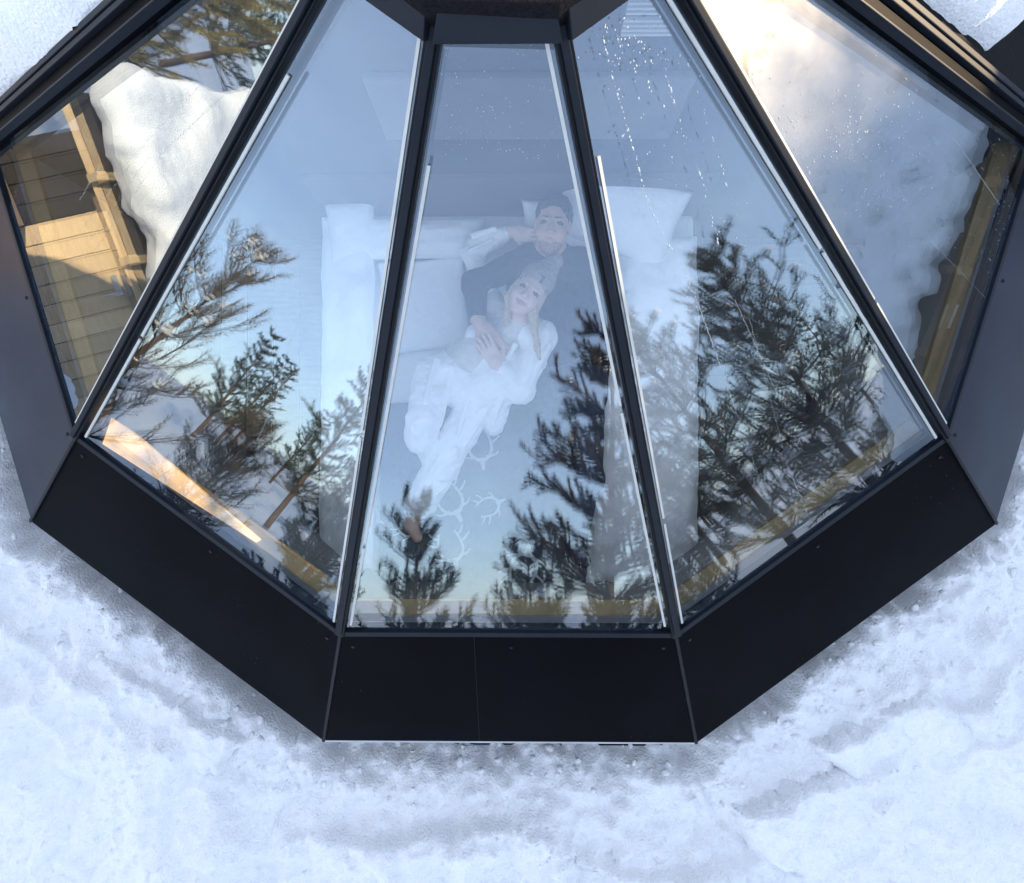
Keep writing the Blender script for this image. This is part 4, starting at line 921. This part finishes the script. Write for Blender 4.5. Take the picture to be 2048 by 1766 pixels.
pine(0.25, -7.5, pine_geo(1.9, 0.75, 13, 6, 6, 0.08, (-0.2, 0), 1.1, 4, 0.7), PN, 'low bushy pine mirrored at the bottom centre of the middle pane', near)
pine(6.3, -4.7, pine_geo(3.9, 1.6, 14, 12, 6, 0.12, (0.2, 0.1), 0.95, 5, 0.40), PN, 'dense dark pine mirrored at the right side of the right front pane', near, snow=480)
pine(6.5, -6.3, pine_geo(4.4, 1.5, 15, 12, 6, 0.10, (-0.2, 0), 0.9, 5, 0.45), PN, 'broad dark pine mirrored in the middle of the right front pane', near, snow=480)
pine(5.1, -6.9, pine_geo(2.4, 0.9, 16, 8, 6, 0.06, (0, 0), 1.4, 5, 0.6), PN, 'low dark pine mirrored at the foot of the right front pane', near, snow=110)
pine(-6.2, -3.35, pine_geo(3.15, 1.15, 17, 9, 5, 0.12, (0.35, -0.25), 0.5, 4, 0.75), PG, 'open grey pine with long bare shoots mirrored at left of the left front pane', near, snow=90)
pine(-6.5, -5.3, pine_geo(1.8, 0.85, 18, 9, 6, 0.02, (0.1, 0), 0.7, 4, 0.6), M['needle_mix'], 'olive brown pine mirrored in the middle of the left front pane', near)
pine(-5.9, -7.0, pine_geo(2.2, 0.7, 19, 9, 6, 0.03, (0, 0), 2.0, 5, 0.35), PN, 'dark compact pine mirrored beside the inner mullion of the left front pane', near)
pine(-8.6, 2.6, pine_geo(3.3, 1.3, 20, 9, 6, 0.08, (0, 0), 1.3, 5, 0.5), M['needle_sunlit'], 'bushy olive pine mirrored behind the snowy hut at left', near)
for px_, py_, h_, sd_, lb in ((8.4, -2.3, 4.6, 21, 'thick pine behind the shaded hut, mirrored lowest in the right side pane'), (8.9, -0.7, 4.8, 22, 'thick olive pine behind the middle of the shaded hut'),
                             (8.6, 0.9, 4.4, 23, 'olive pine behind the far half of the shaded hut, under the sun glare'), (7.9, 0.1, 4.3, 26, 'dense pine added close behind the ridge of the shaded hut to block the sun'), (8.1, 2.3, 4.4, 27, 'dense pine added close behind the far end of the shaded hut to block the sun'), (9.2, 3.4, 4.6, 24, 'pine beyond the end of the shaded hut, beside the sun glare'), (9.9, 1.7, 4.6, 25, 'farthest of the pines beside the sun glare at right')):
    pine(px_, py_, pine_geo(h_, 1.35, sd_, 11, 6, 0.06, (0, 0), 1.5, 5, 0.4), PO if sd_ in (22, 23) else PN, lb, near)  # stand put in to shade the foreground; the dense ones block leftover sun
# the wood round about: copies of three trees
protos = []
for sd, hh, sp, mt in ((31, 7.0, 1.7, PN), (32, 8.5, 1.5, PO), (33, 6.0, 1.5, PN)):
    g = pine_geo(hh, sp, sd, 13, 5, 0.18, (0.2, 0), 0.8, 3, 0.3, 0.10, 12.0, 0.008)
    a_ = mesh('trunk', g[0][0], g[0][1], M['bark'], None, True); b2 = mesh('crown', g[1][0], g[1][1], mt); protos.append((a_.data, b2.data))
    bpy.data.objects.remove(a_); bpy.data.objects.remove(b2)
rg = random.Random(5); cnt = 0
while cnt < 64:
    az = rg.uniform(-180, 180); dist = rg.uniform(13, 60)
    if 106 < az < 136 or (abs(az) < 32 and dist < 42) or (abs(az + 100) < 14 and dist < 20): continue
    x, y = dist * math.sin(R(az)), -dist * math.cos(R(az))
    pine(x, y, protos[cnt % 3], None, 'pine in the wood behind, mirrored small in the glass', 'pines of the wood around', rot=rg.uniform(0, 6.28), scale=rg.uniform(0.55, 1.0)); cnt += 1

# ------------------------------------------------------------------ melt water on the panes
def drops(a, items, name='water_drops'):
    """items: (x, y, radius, stretch down the pane); small domes lying on the glass"""
    V = []; F = []; n = fn(a); dn = fo(a) * math.cos(SL) - np.array([0, 0, math.sin(SL)]); sd = ft(a)
    for px, py, r, st in items:
        c = pix_on_facet(px, py, a, 0.0004); b = len(V)
        for rr, hh in ((1.0, 0.0), (0.75, 0.55), (0.0, 0.8)):
            if rr == 0: V.append(c + n * r * hh); continue
            for k in range(6):
                an = k * math.pi / 3; V.append(c + sd * r * rr * math.cos(an) + dn * r * st * rr * math.sin(an) + n * r * hh)
        for k in range(6):
            k2 = (k + 1) % 6; F.append([b + k, b + k2, b + 6 + k2, b + 6 + k]); F.append([b + 6 + k, b + 6 + k2, b + 12])
    o = mesh(name, V, F, M['drop'], panes[a], True); o['kind'] = 'stuff'; return o
rd = random.Random(9)
it = []
for _ in range(90):
    it.append((rd.gauss(1265, 55), rd.gauss(95, 55), rd.uniform(0.0010, 0.0032), rd.uniform(1, 1.5)))
for p0, p1, n in (((1203, 70), (1300, 420), 44), ((1322, 115), (1375, 300), 22), ((1372, 105), (1475, 435), 30), ((1395, 330), (1440, 490), 20), ((1300, 420), (1390, 590), 22)):
    for i in range(n):
        t = (i + rd.random()) / n; it.append((p0[0] + (p1[0] - p0[0]) * t + rd.gauss(0, 1.5), p0[1] + (p1[1] - p0[1]) * t, 0.0005 + 0.0022 * rd.random() ** 2, rd.uniform(1, 3.5)))
for p0, p1 in (((1390, 590), (1440, 730)), ((1440, 730), (1520, 960)), ((1500, 640), (1575, 930)), ((1575, 930), (1620, 1040)), ((1470, 600), (1560, 800))):
    for i in range(60):
        t = i / 60; it.append((p0[0] + (p1[0] - p0[0]) * t + rd.gauss(0, 0.6), p0[1] + (p1[1] - p0[1]) * t, 0.0007, 4.0))
for _ in range(40): it.append((rd.uniform(1220, 1500), rd.uniform(120, 480), rd.uniform(0.0008, 0.0022), 1.1))
drops(36, [q for q in it if q[0] < 1345 + 0.55 * q[1]])
it = []
for _ in range(260): it.append((rd.gauss(1690, 90), rd.gauss(270, 60), rd.uniform(0.0009, 0.0030), rd.uniform(1, 1.6)))
for _ in range(60): it.append((rd.gauss(1760, 40), rd.gauss(395, 22), rd.uniform(0.0009, 0.003), rd.uniform(1, 1.6)))
for _ in range(320): it.append((rd.uniform(1850, 2030), rd.uniform(200, 560), rd.uniform(0.0007, 0.0018), 1.2))
for p0, p1 in (((1860, 480), (1975, 600)), ((1890, 250), (1945, 330)), ((1945, 330), (2000, 410))):
    for i in range(60): t = i / 60; it.append((p0[0] + (p1[0] - p0[0]) * t, p0[1] + (p1[1] - p0[1]) * t, 0.0008, 3.0))
ok = []
for q in it:
    p = pix_on_facet(q[0], q[1], 72); rho = p @ fo(72); u = p @ ft(72)
    if RHC < rho < RHA - 0.02 and abs(u) < rho * T18 - 0.05 and p[1] < YW - 0.03: ok.append(q)
drops(72, ok)
it = []
for p0, p1 in (((612, 590), (575, 700)), ((575, 700), (555, 790)), ((555, 790), (515, 880))):
    for i in range(50): t = i / 50; it.append((p0[0] + (p1[0] - p0[0]) * t + rd.gauss(0, 0.5), p0[1] + (p1[1] - p0[1]) * t, 0.0006, 3.0))
for _ in range(40): it.append((rd.gauss(570, 18), rd.gauss(830, 35), rd.uniform(0.0007, 0.0014), 1.2))
drops(-36, it)
it = []
for p0, p1 in (((260, 330), (165, 455)), ((300, 310), (180, 480)), ((330, 300), (190, 500)), ((420, 150), (220, 360)), ((200, 330), (160, 400)), ((470, 170), (330, 300))):
    for i in range(70): t = i / 70; it.append((p0[0] + (p1[0] - p0[0]) * t + rd.gauss(0, 1.0), p0[1] + (p1[1] - p0[1]) * t + rd.gauss(0, 1.0), 0.0007, 2.5))
drops(-72, it)
it = [(rd.uniform(880, 1130), rd.uniform(85, 320), rd.uniform(0.0006, 0.0014), 1.3) for _ in range(120)]
drops(0, it)
